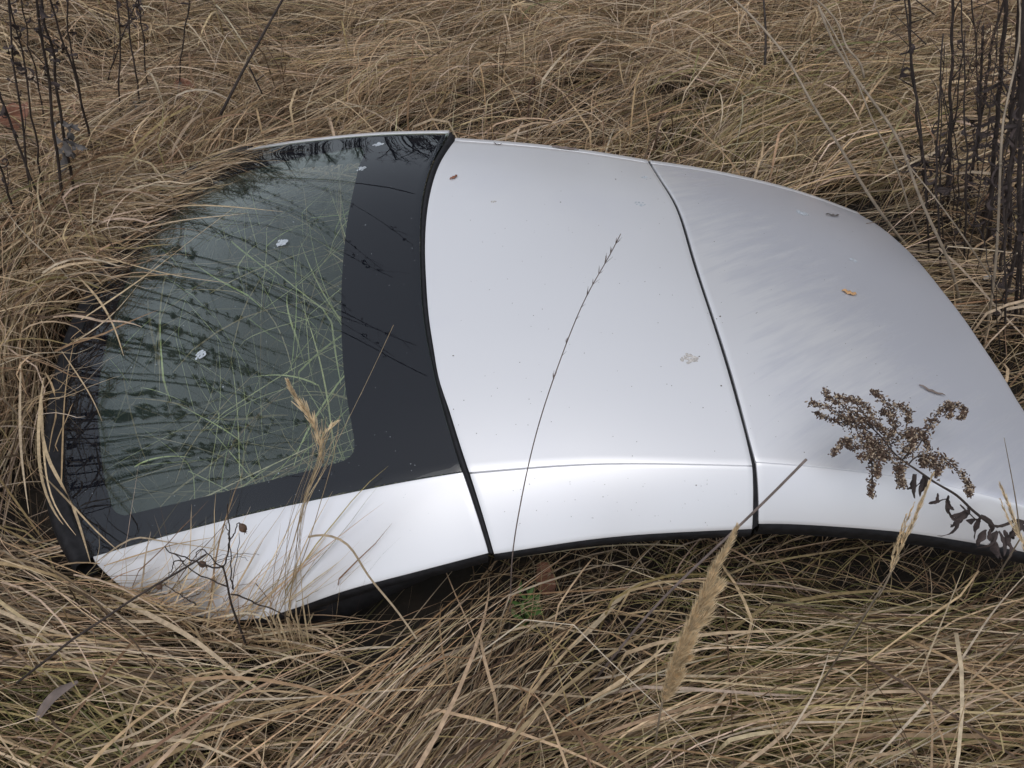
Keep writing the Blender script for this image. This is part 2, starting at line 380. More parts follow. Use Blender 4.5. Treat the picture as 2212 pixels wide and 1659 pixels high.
def patch(S, nu, nv, u0=0., u1=1., v0=0., v1=1., off=0., skirt=.012, lip=.0012):
    """verts and faces of a surface patch with a rolled-over rim"""
    u = np.linspace(u0, u1, nu); v = np.linspace(v0, v1, nv); U, V = np.meshgrid(u, v, indexing='ij')
    P = S(U, V)
    nx = np.cross(np.gradient(P, axis=0), np.gradient(P, axis=1)); nx /= np.linalg.norm(nx, axis=2)[..., None]+1e-12
    if nx[nu//2, nv//2, 2] < 0 or (abs(nx[nu//2, nv//2, 2]) < .2 and nx[nu//2, nv//2, 1] > 0 and P[0, 0, 1] < 1): nx = -nx; flip = True
    else: flip = False
    P = P+nx*off
    id_ = np.arange(nu*nv).reshape(nu, nv); vs = P.reshape(-1, 3).tolist()
    fs = [(id_[i, j], id_[i+1, j], id_[i+1, j+1], id_[i, j+1]) for i in range(nu-1) for j in range(nv-1)]
    if flip: fs = [f[::-1] for f in fs]
    if skirt:
        ring = [(i, 0) for i in range(nu)]+[(nu-1, j) for j in range(1, nv)]+[(i, nv-1) for i in range(nu-2, -1, -1)]+[(0, j) for j in range(nv-2, 0, -1)]
        ctr = P.mean(axis=(0, 1)); Q = np.array([P[k] for k in ring]); Nn = np.array([nx[k] for k in ring])
        T = np.roll(Q, -1, 0)-np.roll(Q, 1, 0); T /= np.linalg.norm(T, axis=1)[:, None]+1e-12
        O = np.cross(T, Nn); O /= np.linalg.norm(O, axis=1)[:, None]+1e-12
        if np.einsum('ij,ij->i', O, Q-ctr).mean() < 0: O = -O
        prev = [id_[k] for k in ring]
        for (a, b) in ((lip*.7, lip*.3), (lip, lip), (lip, skirt)):
            base = len(vs); vs += (Q+O*a-Nn*b).tolist(); m = len(ring); cur = list(range(base, base+m))
            for k in range(m):
                f = (prev[k], cur[k], cur[(k+1) % m], prev[(k+1) % m]); fs.append(f)
            prev = cur
    return vs, fs
G = Coons(N_G, F_G, REAR, S1L); MID = Coons(N_M, F_M, S1R, S2L); FR = Coons(N_F, F_F, S2R, FRONT)
RG = Rail(N_G, V0_G, -1); RM = Rail(N_M, V0_M, -1); RF = Rail(N_F, V0_F, -1)
def far_drop(c, dy, dz):               # the far edge rail mirrors the near one
    c = np.array(c); return c+np.array([0, dy, -dz])
FG = Rail(F_G, far_drop(F_G, .10, .09), 1, .6, .1); FM = Rail(F_M, far_drop(F_M, .10, .085), 1, .6, .1); FF = Rail(F_F, far_drop(F_F, .095, .08), 1, .6, .1)

roof = empty('car_roof', 'silver three-section folding car roof lying in dry grass', 'car roof', (0, 1.3, 0)); roof['kind'] = 'thing'
inv = (0, 1.3, 0)
bvh_v, bvh_f = [], []
def surf_part(name, S, m, nu, nv, parent=roof, track=True, **kw):
    vs, fs = patch(S, nu, nv, **kw); mb = MB(); mb.add(vs, fs)
    o = mb.build(name, m, parent, loc=inv)
    if track:
        k = len(bvh_v); bvh_v.extend([tuple(p) for p in vs]); bvh_f.extend([tuple(int(i)+k for i in f) for f in fs])
    bm = bmesh.new(); bm.from_mesh(o.data); bmesh.ops.recalc_face_normals(bm, faces=bm.faces)
    bm.faces.ensure_lookup_table()
    if bm.faces[len(bm.faces)//3].normal.z < 0 and 'rail' not in name: 
        for f in bm.faces: f.normal_flip()
    bm.to_mesh(o.data); bm.free()
    return o
mid_p = surf_part('middle_panel', MID, M['paint'], 56, 56, v0=.002)
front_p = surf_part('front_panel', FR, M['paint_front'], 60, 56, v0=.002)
tag(mid_p, 'plain silver middle roof panel'); tag(front_p, 'grey streaked front roof panel')
rail_g = tag(surf_part('rear_pillar', RG, M['paint'], 60, 18, v0=.022), 'near silver rear pillar beside the window')
rail_m = surf_part('side_rail', RM, M['paint'], 50, 18, v0=.022)
rail_f = surf_part('side_rail', RF, M['paint'], 50, 18, v0=.022)
surf_part('rear_pillar', FG, M['paint'], 40, 14, v0=.022); surf_part('side_rail', FM, M['paint'], 40, 14, v0=.022); surf_part('side_rail', FF, M['paint'], 40, 14, v0=.022)
# rear window pane: outer and inner face with the rim between
vs1, fs1 = patch(G, 60, 60, skirt=.0045, lip=.0008); vs2, fs2 = patch(G, 60, 60, off=-.0045, skirt=0)
mb = MB(); mb.add(vs1, fs1); mb.add(vs2, fs2, 1)
pane = tag(mb.build('rear_window', [M['glass'], M['glass_in']], roof, loc=inv), 'tinted rear window pane with dark border')
k = len(bvh_v); bvh_v.extend([tuple(p) for p in vs1]); bvh_f.extend([tuple(int(i)+k for i in f) for f in fs1])
# black ceramic border printed on the inner face
OUTLINE = [(268, 1113), (313, 1102), (400, 1082), (508, 1055), (620, 1027), (690, 1009), (723, 1000), (748, 990), (762, 975), (764, 955), (758, 915), (747, 850), (739, 770), (736, 690), (737, 610), (743, 530), (753, 455), (766, 395), (780, 345), (787, 328), (780, 318), (760, 318), (700, 328), (627, 342), (540, 366), (471, 393), (400, 440), (345, 492),
           (300, 550), (258, 640), (232, 720), (215, 800), (208, 870), (208, 900), (213, 960), (222, 1030), (235, 1083), (246, 1105)]
_uu, _vv = np.meshgrid(np.linspace(0, 1, 161), np.linspace(0, 1, 161), indexing='ij'); _P = G(_uu, _vv)-np.array([0, 0, CAM_H])
_dd = _P @ _f; _PX = np.stack([FW/2+FPX*(_P @ _r)/_dd, FH/2-FPX*(_P @ _u)/_dd], -1)
def uv_of(px):
    d = ((_PX-np.array(px))**2).sum(-1); i = np.unravel_index(d.argmin(), d.shape); q = np.array([_uu[i], _vv[i]])
    def pix(q):
        v = G(q[0], q[1])-np.array([0, 0, CAM_H]); k = v @ _f; return np.array([FW/2+FPX*(v @ _r)/k, FH/2-FPX*(v @ _u)/k])
    for _ in range(6):                 # Newton steps on the smooth surface
        e = np.array(px)-pix(q); J = np.stack([(pix(q+[.01, 0])-pix(q-[.01, 0]))/.02, (pix(q+[0, .01])-pix(q-[0, .01]))/.02], 1)
        q = np.clip(q+np.linalg.solve(J, e), .015, .985)
    return q
ii = np.array([uv_of(p) for p in crv(OUTLINE+OUTLINE[:1], 200)[:-1]])
ctr = np.array([.4135, .52]); oo = []
for p in ii:
    d = p-ctr; t = min((1-ctr[0])/d[0] if d[0] > 0 else ctr[0]/-d[0] if d[0] < 0 else 9, (1-ctr[1])/d[1] if d[1] > 0 else ctr[1]/-d[1] if d[1] < 0 else 9); oo.append(ctr+d*t)
oo = np.array(oo); mb = MB(); K = 9; L = len(ii); vs = []
for k in range(K+1):
    uv = np.clip(ii+(oo-ii)*k/K, 0.001, .999); P = G(uv[:, 0], uv[:, 1]); Nn = G.normal(uv[:, 0], uv[:, 1]); Nn[Nn[:, 2] < 0] *= -1
    vs += (P-Nn*.0028).tolist()
fs = [(k*L+i, k*L+(i+1) % L, (k+1)*L+(i+1) % L, (k+1)*L+i) for k in range(K) for i in range(L)]
mb.add(vs, fs); mb.build('window_border', M['frit'], pane, loc=inv)
for k in range(15):                    # heating wires across the pane
    u = .115+.605*k/14; vv = np.linspace(.09, .95, 30); P = G(u, vv); Nn = G.normal(np.full(30, u), vv); Nn[Nn[:, 2] < 0] *= -1
    mb = MB(); mb.tube(P-Nn*.0056, .0007, 3); mb.build('heating_wire', M['wire'], pane, loc=inv)
# rubber seals
def seal(name, A, B, sink, bulge, label=None, n=50):
    a = crv(A, n); b = crv(B, n); mb = MB(); m = 7; vs = []
    for k in range(m):
        t = k/(m-1); p = a*(1-t)+b*t; vs += (p+np.array([0, 0, -sink+bulge*4*t*(1-t)])).tolist()
    fs = [(k*n+i, k*n+i+1, (k+1)*n+i+1, (k+1)*n+i) for k in range(m-1) for i in range(n-1)]; mb.add(vs, fs)
    return tag(mb.build(name, M['rubber'], roof, loc=inv), label)
def ext(c, rail, u):                   # seam curve carried over the near and far rails
    v = np.linspace(1, .02, 12); return np.r_[rail(np.full(12, u), v), c]
farv = np.linspace(.05, 1, 10)
seal('seam_seal', np.r_[RG(np.full(12, 1.), np.linspace(1, .02, 12)), S1L, FG(np.full(10, 1.), farv)], np.r_[RM(np.full(12, 0.), np.linspace(1, .02, 12)), S1R, FM(np.full(10, 0.), farv)], .009, .010, 'black rubber seal between window and middle panel', 120)
seal('seam_seal', np.r_[RM(np.full(12, 1.), np.linspace(1, .02, 12)), S2L, FM(np.full(10, 1.), farv)], np.r_[RF(np.full(12, 0.), np.linspace(1, .02, 12)), S2R, FF(np.full(10, 0.), farv)], .009, .006, 'black seal between middle and front panels', 120)
# rear edge seal: a fat black lip round the tail of the pane
def sweep(name, path, prof, outdir, m=M['rubber'], parent=roof, label=None, scale=None):
    P = np.asarray(path); n = len(P); T = np.gradient(P, axis=0); T /= np.linalg.norm(T, axis=1)[:, None]
    O = np.cross(T, (0, 0, 1.)); O /= np.linalg.norm(O, axis=1)[:, None]
    if (O @ np.asarray(outdir)).mean() < 0: O = -O
    vs = []; m_ = len(prof)
    for i in range(n):
        s = 1 if scale is None else scale[i]
        for a, b in prof: vs.append(P[i]+O[i]*a*s+np.array([0, 0, b*s]))
    fs = [(i*m_+k, i*m_+k+1, (i+1)*m_+k+1, (i+1)*m_+k) for i in range(n-1) for k in range(m_-1)]
    fs += [tuple(range(m_)), tuple((n-1)*m_+k for k in range(m_))[::-1]]
    mb = MB(); mb.add(vs, fs); return tag(mb.build(name, m, parent, loc=inv), label)
sweep('rear_seal', crv(REAR, 70)[::-1], [(-.006, -.006), (.004, .001), (.014, -.004), (.022, .004), (.036, .0), (.046, -.014), (.046, -.045), (.01, -.055), (-.006, -.02)], (-1, 0, 0), label='thick black rear edge seal of the window')
lip = [(-.002, .001), (.003, -.004), (.004, -.018), (-.006, -.021), (-.003, -.032), (-.012, -.042), (-.03, -.045), (-.05, -.012)]
gs = crv(V0_G, 90)
sweep('edge_seal', gs[42:], [(a*1.1, b*1.25) for a, b in lip], (0, -1, 0)); sweep('edge_seal', crv(V0_M, 50), lip, (0, -1, 0)); sweep('edge_seal', crv(V0_F, 60), [(a*1.2, b*1.35) for a, b in lip], (0, -1, 0))
for c, w in ((FG.b, 1), (FM.b, 1), (FF.b, 1)): sweep('edge_seal', c[::3], lip, (0, 1, 0))
sweep('front_seal', crv(FRONT, 60), [(-.004, -.003), (.006, -.006), (.008, -.03), (-.02, -.045), (-.06, -.02)], (1, 0, 0), label='dark front edge strip')
# dark inner frame hanging below the near rear pillar
fa = gs[46:88]; kk = len(fa); tt = np.linspace(0, 1, kk)[:, None]
fb = fa+np.array([0.0, .006, -.02])+np.array([.035, -.012, -.105])*(np.clip(1-tt, 0, 1)**1.2)
mb = MB(); vs = np.r_[fa+np.array([0, .012, -.012]), (fa+fb)/2+np.array([0, .004, 0]), fb, fb+np.array([0, .05, .0])].tolist()
mb.add(vs, [(r*kk+i, r*kk+i+1, (r+1)*kk+i+1, (r+1)*kk+i) for r in range(3) for i in range(kk-1)])
tag(mb.build('inner_frame', M['rubber'], roof, loc=inv), 'black inner frame under the near rear pillar')
# dark lining below the two roof panels
surf_part('headliner', MID, M['lining'], 20, 20, track=False, off=-.035, skirt=.02, u0=.01, u1=.99, v0=.01, v1=.99)
surf_part('headliner', FR, M['lining'], 20, 20, track=False, off=-.035, skirt=.02, u0=.01, u1=.98, v0=.01, v1=.99)

BVH = BVHTree.FromPolygons([Vector(p) for p in bvh_v], bvh_f)
def hit(x, y):                         # where a camera ray meets the roof
    d = Vector(ray(x, y)).normalized(); p, nn, i, t = BVH.ray_cast(Vector((0, 0, CAM_H)), d)
    if p is None: return None, None
    if nn.z < 0: nn = -nn
    return np.array(p), np.array(nn)
# height map of the roof for keeping blades out of it
HX0, HX1, HY0, HY1, HS = -1.5, 1.6, .5, 2.5, .008
hx = np.arange(HX0, HX1, HS); hy = np.arange(HY0, HY1, HS); HM = np.full((len(hx), len(hy)), -9.0)
for i, x in enumerate(hx):
    for j, y in enumerate(hy):
        p, *_ = BVH.ray_cast(Vector((x, y, 2)), Vector((0, 0, -1)))
        if p is not None: HM[i, j] = p.z
def roofz(x, y):
    i = np.clip(((np.asarray(x)-HX0)/HS+.5).astype(int), 0, len(hx)-1); j = np.clip(((np.asarray(y)-HY0)/HS+.5).astype(int), 0, len(hy)-1)
    out = (x < HX0) | (x > HX1) | (y < HY0) | (y > HY1)
    return np.where(out, -9.0, HM[i, j])

# ------------------------------------------------------------------ dry grass
FLOW = [  # frame pixel, image angle of the lay of the grass
    (150, 120, -14), (350, 170, -20), (100, 280, -12), (550, 90, -8), (700, 100, 20), (750, 220, 26), (560, 250, 15), (1000, 150, 20), (1000, 240, 12), (1300, 90, 18), (1300, 240, 26),
    (1600, 60, 14), (1600, 190, -14), (1480, 250, 24), (1720, 310, 42), (1600, 330, 40), (1900, 210, 4), (2000, 420, 10), (2100, 600, 3), (1850, 380, 26), (2100, 150, 12), (1950, 60, 10),
    (60, 480, 40), (200, 400, 34), (330, 330, 22), (50, 750, 62), (40, 650, 50), (50, 950, 84), (50, 1130, 5), (80, 1260, 0), (100, 1400, -24), (60, 1520, -18), (250, 1420, 8), (300, 1550, 28),
    (420, 1370, 4), (520, 1480, 55), (650, 1400, 66), (700, 1560, 48), (850, 1350, 46), (850, 1480, 64), (980, 1300, 58), (1000, 1480, 52), (1150, 1330, 36), (1150, 1480, 30), (1250, 1400, 26), (1100, 1600, 6), (1250, 1580, -6),
    (1400, 1300, 6), (1400, 1420, 22), (1500, 1540, -4), (1700, 1310, 2), (1750, 1420, -6), (1900, 1330, 6), (1950, 1430, 8), (2120, 1300, 20), (2130, 1420, 14), (2100, 1560, 26), (1850, 1560, 16), (1650, 1600, -8)]
fx, fy, fc, fs_ = [], [], [], []
for px, py, a in FLOW:
    p = at(px, py, .08); e = at(px+20*math.cos(R(a)), py-20*math.sin(R(a)), .08)-p; th = math.atan2(e[1], e[0])
    fx.append(p[0]); fy.append(p[1]); fc.append(math.cos(2*th)); fs_.append(math.sin(2*th))
fx, fy, fc, fs_ = map(np.array, (fx, fy, fc, fs_))
def flow(x, y):
    w = np.exp(-((x[:, None]-fx)**2+(y[:, None]-fy)**2)/(2*.17**2))+1e-4/(1+(x[:, None]-fx)**2+(y[:, None]-fy)**2)
    return .5*np.arctan2((w*fs_).sum(1), (w*fc).sum(1))
PAL = np.array([(.505, .375, .235), (.505, .40, .285), (.39, .272, .155), (.235, .148, .082), (.09, .057, .034), (.31, .245, .115), (.18, .16, .062)])
olive = [(at(x, y, .05), r) for x, y, r in ((1850, 1400, .28), (1750, 1330, .25), (1700, 290, .22), (1600, 330, .2), (1950, 330, .15), (1650, 1560, .12), (60, 1600, .15))]
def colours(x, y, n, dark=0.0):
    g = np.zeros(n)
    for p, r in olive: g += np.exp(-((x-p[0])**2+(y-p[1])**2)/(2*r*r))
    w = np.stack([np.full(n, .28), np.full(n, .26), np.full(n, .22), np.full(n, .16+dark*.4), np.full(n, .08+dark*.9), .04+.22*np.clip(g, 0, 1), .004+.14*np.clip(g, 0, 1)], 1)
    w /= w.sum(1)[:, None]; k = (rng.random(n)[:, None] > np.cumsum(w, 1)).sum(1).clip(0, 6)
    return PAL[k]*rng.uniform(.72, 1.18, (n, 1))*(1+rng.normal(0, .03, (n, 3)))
RCLEAR = .93
RE = crv(REAR, 60)[:34]
SILL = np.r_[crv(V0_G, 30)[15:], crv(V0_M, 20), crv(V0_F, 20)]
class Blades:
    def __init__(s): s.parts = []
    def add(s, x, y, th, L, H, zb, rise, wid, kap, kink, kpos, roll, col, K=9, z0=None, over=False):
        n = len(x); t = np.linspace(0, 1, K)
        ang = th[:, None]+kap[:, None]*(t-.25)+kink[:, None]*(t > kpos[:, None])
        zr = H[:, None]*4*(t**.75)*(1-t**.75)+zb[:, None]*np.minimum(1, t/.2)+rise[:, None]*t**1.4
        dz = np.diff(zr, axis=1); seg = (L/(K-1))[:, None]; hor = np.sqrt(np.maximum(seg**2-dz**2, (.25*seg)**2))
        am = .5*(ang[:, 1:]+ang[:, :-1])
        X = x[:, None]+np.c_[np.zeros(n), np.cumsum(hor*np.cos(am), 1)]; Y = y[:, None]+np.c_[np.zeros(n), np.cumsum(hor*np.sin(am), 1)]
        Z = ground(X, Y)+zr-.01
        rz = roofz(X, Y); ins = rz > -5
        if over:
            Z = np.where(ins, np.maximum(Z, rz+.008+rng.uniform(0, .02, (n, 1))), Z); bad = np.zeros(n, bool)
        else:
            below = ins & (Z < rz-.03); above = ins & (Z > rz+.004); mid = ins & ~below & ~above
            bad = mid.any(1) | (below.any(1) & above.any(1))
            bad |= (above.any(1) & (rng.random(n) < .97))
            # blades standing under the window are grown separately
            sill = np.interp(X, SILL[:, 0], SILL[:, 1]); gap = np.interp(X, [-.46, -.40, -.28, -.14, .0, .40, .62, .95, 1.1, 1.3], [-.02, .09, .09, -.01, -.15, -.13, -.01, .02, -.04, -.10])
            bad |= ((X > -.46) & (Y > sill-gap) & (Y < sill+.35) & (Z > .05)).any(1) & (rng.random(n) < .95)
        if n > 1:
            near = (X < -.6) & (X > -1.35) & (Y > .78) & (Y < 1.7)
            hitm = np.zeros_like(X, bool)
            if near.any():
                q = np.hypot(X[near][:, None]-RE[:, 0], Y[near][:, None]-RE[:, 1]).min(1); hitm[near] = (q < .075) & (Z[near] > .03)
            bad |= hitm.any(1) & (rng.random(n) < RCLEAR)
        keep = ~bad
        w = wid[:, None]*np.minimum(1, .45+2.5*t)*(1-.92*t**3)
        sx = -np.sin(ang)*np.cos(roll)[:, None]; sy = np.cos(ang)*np.cos(roll)[:, None]; sz = np.sin(roll)[:, None]*np.ones(K)
        V = np.empty((n, K, 2, 3))
        for q, sg in ((0, -.5), (1, .5)):
            V[:, :, q, 0] = X+sg*w*sx; V[:, :, q, 1] = Y+sg*w*sy; V[:, :, q, 2] = Z+sg*w*sz
        s.parts.append((V[keep], col[keep], K))
        return keep.sum()
    def path(s, pts, wid, roll, col, K=14):
        P = crv(pts, K); T = np.gradient(P, axis=0); T /= np.linalg.norm(T, axis=1)[:, None]
        a = np.cross(T, (0, 0, 1.)); a /= np.linalg.norm(a, axis=1)[:, None]+1e-9; b = np.cross(a, T); t = np.linspace(0, 1, K)
        rl = roll*np.cos(t*5); W = (np.cos(rl)[:, None]*a+np.sin(rl)[:, None]*b)*(wid*np.minimum(1, .5+3*t)*(1-.85*t**3))[:, None]/2
        s.parts.append((np.stack([P-W, P+W], 1)[None], np.array([col]), K))
    def build(s, name, m):
        vs, fs, cs = [], [], []; o = 0
        for V, c, K in s.parts:
            n = len(V)
            if not n: continue
            vs.append(V.reshape(-1, 3)); cs.append(np.repeat(c, K*2, 0))
            b = (np.arange(n)*K*2)[:, None]+(np.arange(K-1)*2)[None]; b = b.ravel()+o
            fs.append(np.stack([b, b+1, b+3, b+2], 1)); o += n*K*2
        v = np.concatenate(vs); f = np.concatenate(fs); c = np.concatenate(cs)
        me = bpy.data.meshes.new(name); me.vertices.add(len(v)); me.vertices.foreach_set('co', v.astype(np.float32).ravel())
        me.loops.add(f.size); me.loops.foreach_set('vertex_index', f.astype(np.int32).ravel())
        me.polygons.add(len(f)); me.polygons.foreach_set('loop_start', np.arange(0, f.size, 4, dtype=np.int32))
        me.polygons.foreach_set('use_smooth', np.ones(len(f), bool))
        me.update(calc_edges=True); me.materials.append(m)
        a = me.color_attributes.new('tint', 'FLOAT_COLOR', 'POINT'); cc = np.ones((len(v), 4), np.float32); cc[:, :3] = c; a.data.foreach_set('color', cc.ravel())
        ob = bpy.data.objects.new(name, me); COL.objects.link(ob); tag(ob, kind='stuff'); print(name, len(f)*2, 'tris')
        return ob
def in_view(n, margin=.55):
    y = rng.uniform(.02, 4.9, n*2); x = rng.uniform(-3.4, 3.4, n*2); k = np.abs(x) < .78+.43*y+margin; return x[k][:n], y[k][:n]
def under_roof(x, y): return (roofz(x, y) > -5) & ~((x > .0) & (y < np.interp(x, SILL[:, 0], SILL[:, 1])+.17) & (rng.random(len(x)) < .55))
HOLES = [(at(x, y, .05), r) for x, y, r in ((830, 1370, .10), (880, 1480, .10), (760, 1440, .08), (470, 1400, .07), (1130, 1300, .08), (1330, 1260, .10), (1430, 1600, .07), (1640, 1560, .06), (2010, 1330, .09), (1950, 200, .16), (2060, 640, .14), (1250, 300, .15), (640, 130, .18), (1550, 320, .12), (960, 120, .16), (330, 260, .12), (60, 1060, .07), (1880, 470, .1))]
def hollow(x, y):                      # thin spots where one looks down between the tufts
    g = np.zeros(len(x))
    for p, r in HOLES: g += np.exp(-((x-p[0])**2+(y-p[1])**2)/(2*r*r))
    return rng.random(len(x)) < .9*np.clip(g, 0, 1)
gr = Blades()
def locks(nl, per, Lr, Hr, zbr, jl, jb, wid, spread, dark=0., over=False, K=9, src=None, kap=.5, tone=1.):
    lx, ly = in_view(nl) if src is None else src
    k = ~under_roof(lx, ly) & ~((lx > .95) & (ly > .95) & (ly < 1.75) & (rng.random(len(lx)) < .6)); lx, ly = lx[k], ly[k]
    k = ~((vnoise(lx, ly, 2.3, 8) > .42) & (rng.random(len(lx)) < .75)) & ~hollow(lx, ly); lx, ly = lx[k], ly[k]; nl = len(lx)
    lth = flow(lx, ly)+rng.normal(0, jl, nl)+np.where(rng.random(nl) < .3, math.pi, 0)
    cnt = rng.integers(int(per*.4), int(per*1.6), nl); i = np.repeat(np.arange(nl), cnt); n = len(i)
    lL = rng.uniform(*Lr, nl); lH = rng.uniform(*Hr, nl)*rng.uniform(.5, 1.2, nl); lk = rng.normal(0, kap, nl); lz = rng.uniform(*zbr, nl); lc = rng.uniform(.8, 1.15, nl)
    x = lx[i]+rng.normal(0, spread, n); y = ly[i]+rng.normal(0, spread, n)
    wd = rng.choice(wid, n)*rng.uniform(.8, 1.25, n)
    c = colours(x, y, n, dark)*lc[i][:, None]*tone
    kink = np.where(rng.random(n) < .10, rng.normal(0, .5, n), 0)
    gr.add(x, y, lth[i]+rng.normal(0, jb, n), lL[i]*rng.uniform(.55, 1.15, n), lH[i]*rng.uniform(.6, 1.25, n), lz[i]*rng.uniform(.5, 1.3, n), np.where(rng.random(n) < .06, rng.uniform(.03, .14, n), 0), wd, lk[i]+rng.normal(0, .11, n), kink, rng.uniform(.3, .8, n), rng.normal(0, .5, n), c, K, over=over)
THIN = [.0014, .0018, .0022, .0026]; MIXW = [.0012, .0016, .0021, .0026, .0033, .0044, .0072]
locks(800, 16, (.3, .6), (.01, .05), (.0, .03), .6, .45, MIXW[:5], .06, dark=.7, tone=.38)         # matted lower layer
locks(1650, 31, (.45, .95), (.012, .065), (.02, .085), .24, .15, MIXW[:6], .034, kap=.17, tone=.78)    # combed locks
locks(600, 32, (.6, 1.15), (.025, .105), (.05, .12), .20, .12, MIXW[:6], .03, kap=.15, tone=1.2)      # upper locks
n = 13500; x, y = in_view(n); k = ~under_roof(x, y) & ~hollow(x, y); x, y = x[k], y[k]; n = len(x)      # single blades lying across
gr.add(x, y, np.where(rng.random(n) < .45, flow(x, y)+rng.normal(0, .5, n), rng.uniform(0, 6.28, n)), rng.uniform(.25, .7, n), rng.uniform(.02, .15, n), rng.uniform(.05, .15, n), np.where(rng.random(n) < .12, rng.uniform(.05, .2, n), 0), rng.choice(MIXW, n)*rng.uniform(.7, 1.2, n), rng.normal(0, .5, n), np.where(rng.random(n) < .3, rng.normal(0, .8, n), 0), rng.uniform(.3, .8, n), rng.normal(0, .6, n), colours(x, y, n)*1.05)
n = 4200; x, y = in_view(n); k = ~under_roof(x, y); x, y = x[k], y[k]; n = len(x)      # long straight stems
gr.add(x, y, flow(x, y)+rng.normal(0, .38, n)+np.where(rng.random(n) < .4, math.pi, 0), rng.uniform(.5, 1.1, n), rng.uniform(.01, .06, n), rng.uniform(.07, .15, n), np.where(rng.random(n) < .2, rng.uniform(.03, .15, n), 0), rng.choice([.0015, .0019, .0024, .003], n), rng.normal(0, .09, n), np.where(rng.random(n) < .12, rng.normal(0, .6, n), 0), rng.uniform(.3, .8, n), rng.normal(0, .5, n), colours(x, y, n)*1.22)
n = 170; x, y = in_view(n); k = ~under_roof(x, y); x, y = x[k], y[k]; n = len(x)        # broad leaf straps
gr.add(x, y, flow(x, y)+rng.normal(0, .45, n), rng.uniform(.35, .7, n), rng.uniform(.05, .14, n), rng.uniform(.08, .15, n), np.zeros(n), rng.uniform(.005, .009, n), rng.normal(0, .5, n), np.where(rng.random(n) < .4, rng.normal(0, .9, n), 0), rng.uniform(.3, .8, n), rng.normal(0, .5, n), colours(x, y, n)*np.array([1.0, 1.02, 1.08]), 12)
# sparse stems in the shade under the sill
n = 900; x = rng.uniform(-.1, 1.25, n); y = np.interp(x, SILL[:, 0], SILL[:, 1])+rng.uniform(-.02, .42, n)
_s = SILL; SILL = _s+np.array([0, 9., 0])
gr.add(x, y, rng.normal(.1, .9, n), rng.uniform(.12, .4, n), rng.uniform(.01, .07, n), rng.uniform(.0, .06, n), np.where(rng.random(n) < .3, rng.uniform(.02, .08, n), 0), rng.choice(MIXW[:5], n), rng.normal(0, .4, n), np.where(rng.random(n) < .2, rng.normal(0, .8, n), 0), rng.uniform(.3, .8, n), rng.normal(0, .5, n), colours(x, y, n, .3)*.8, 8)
SILL = _s
# short olive grass showing between the straw
n = 3400; k = rng.integers(0, len(olive), n); cx = np.array([o[0][0] for o in olive])[k]; cy = np.array([o[0][1] for o in olive])[k]; rr = np.array([o[1] for o in olive])[k]*.75
x = cx+rng.normal(0, 1, n)*rr; y = cy+rng.normal(0, 1, n)*rr*.8; k = ~under_roof(x, y) & (y > .3); x, y = x[k], y[k]; n = len(x)
gr.add(x, y, flow(x, y)+rng.normal(0, .45, n), rng.uniform(.08, .26, n), rng.uniform(.01, .05, n), rng.uniform(.0, .06, n), np.where(rng.random(n) < .3, rng.uniform(.02, .08, n), 0), rng.choice(MIXW[:4], n), rng.normal(0, .35, n), np.zeros(n), np.full(n, .5), rng.normal(0, .5, n), np.array([(.21, .19, .065), (.27, .235, .095), (.15, .16, .05)])[rng.integers(0, 3, n)]*rng.uniform(.7, 1.2, (n, 1)), 6)
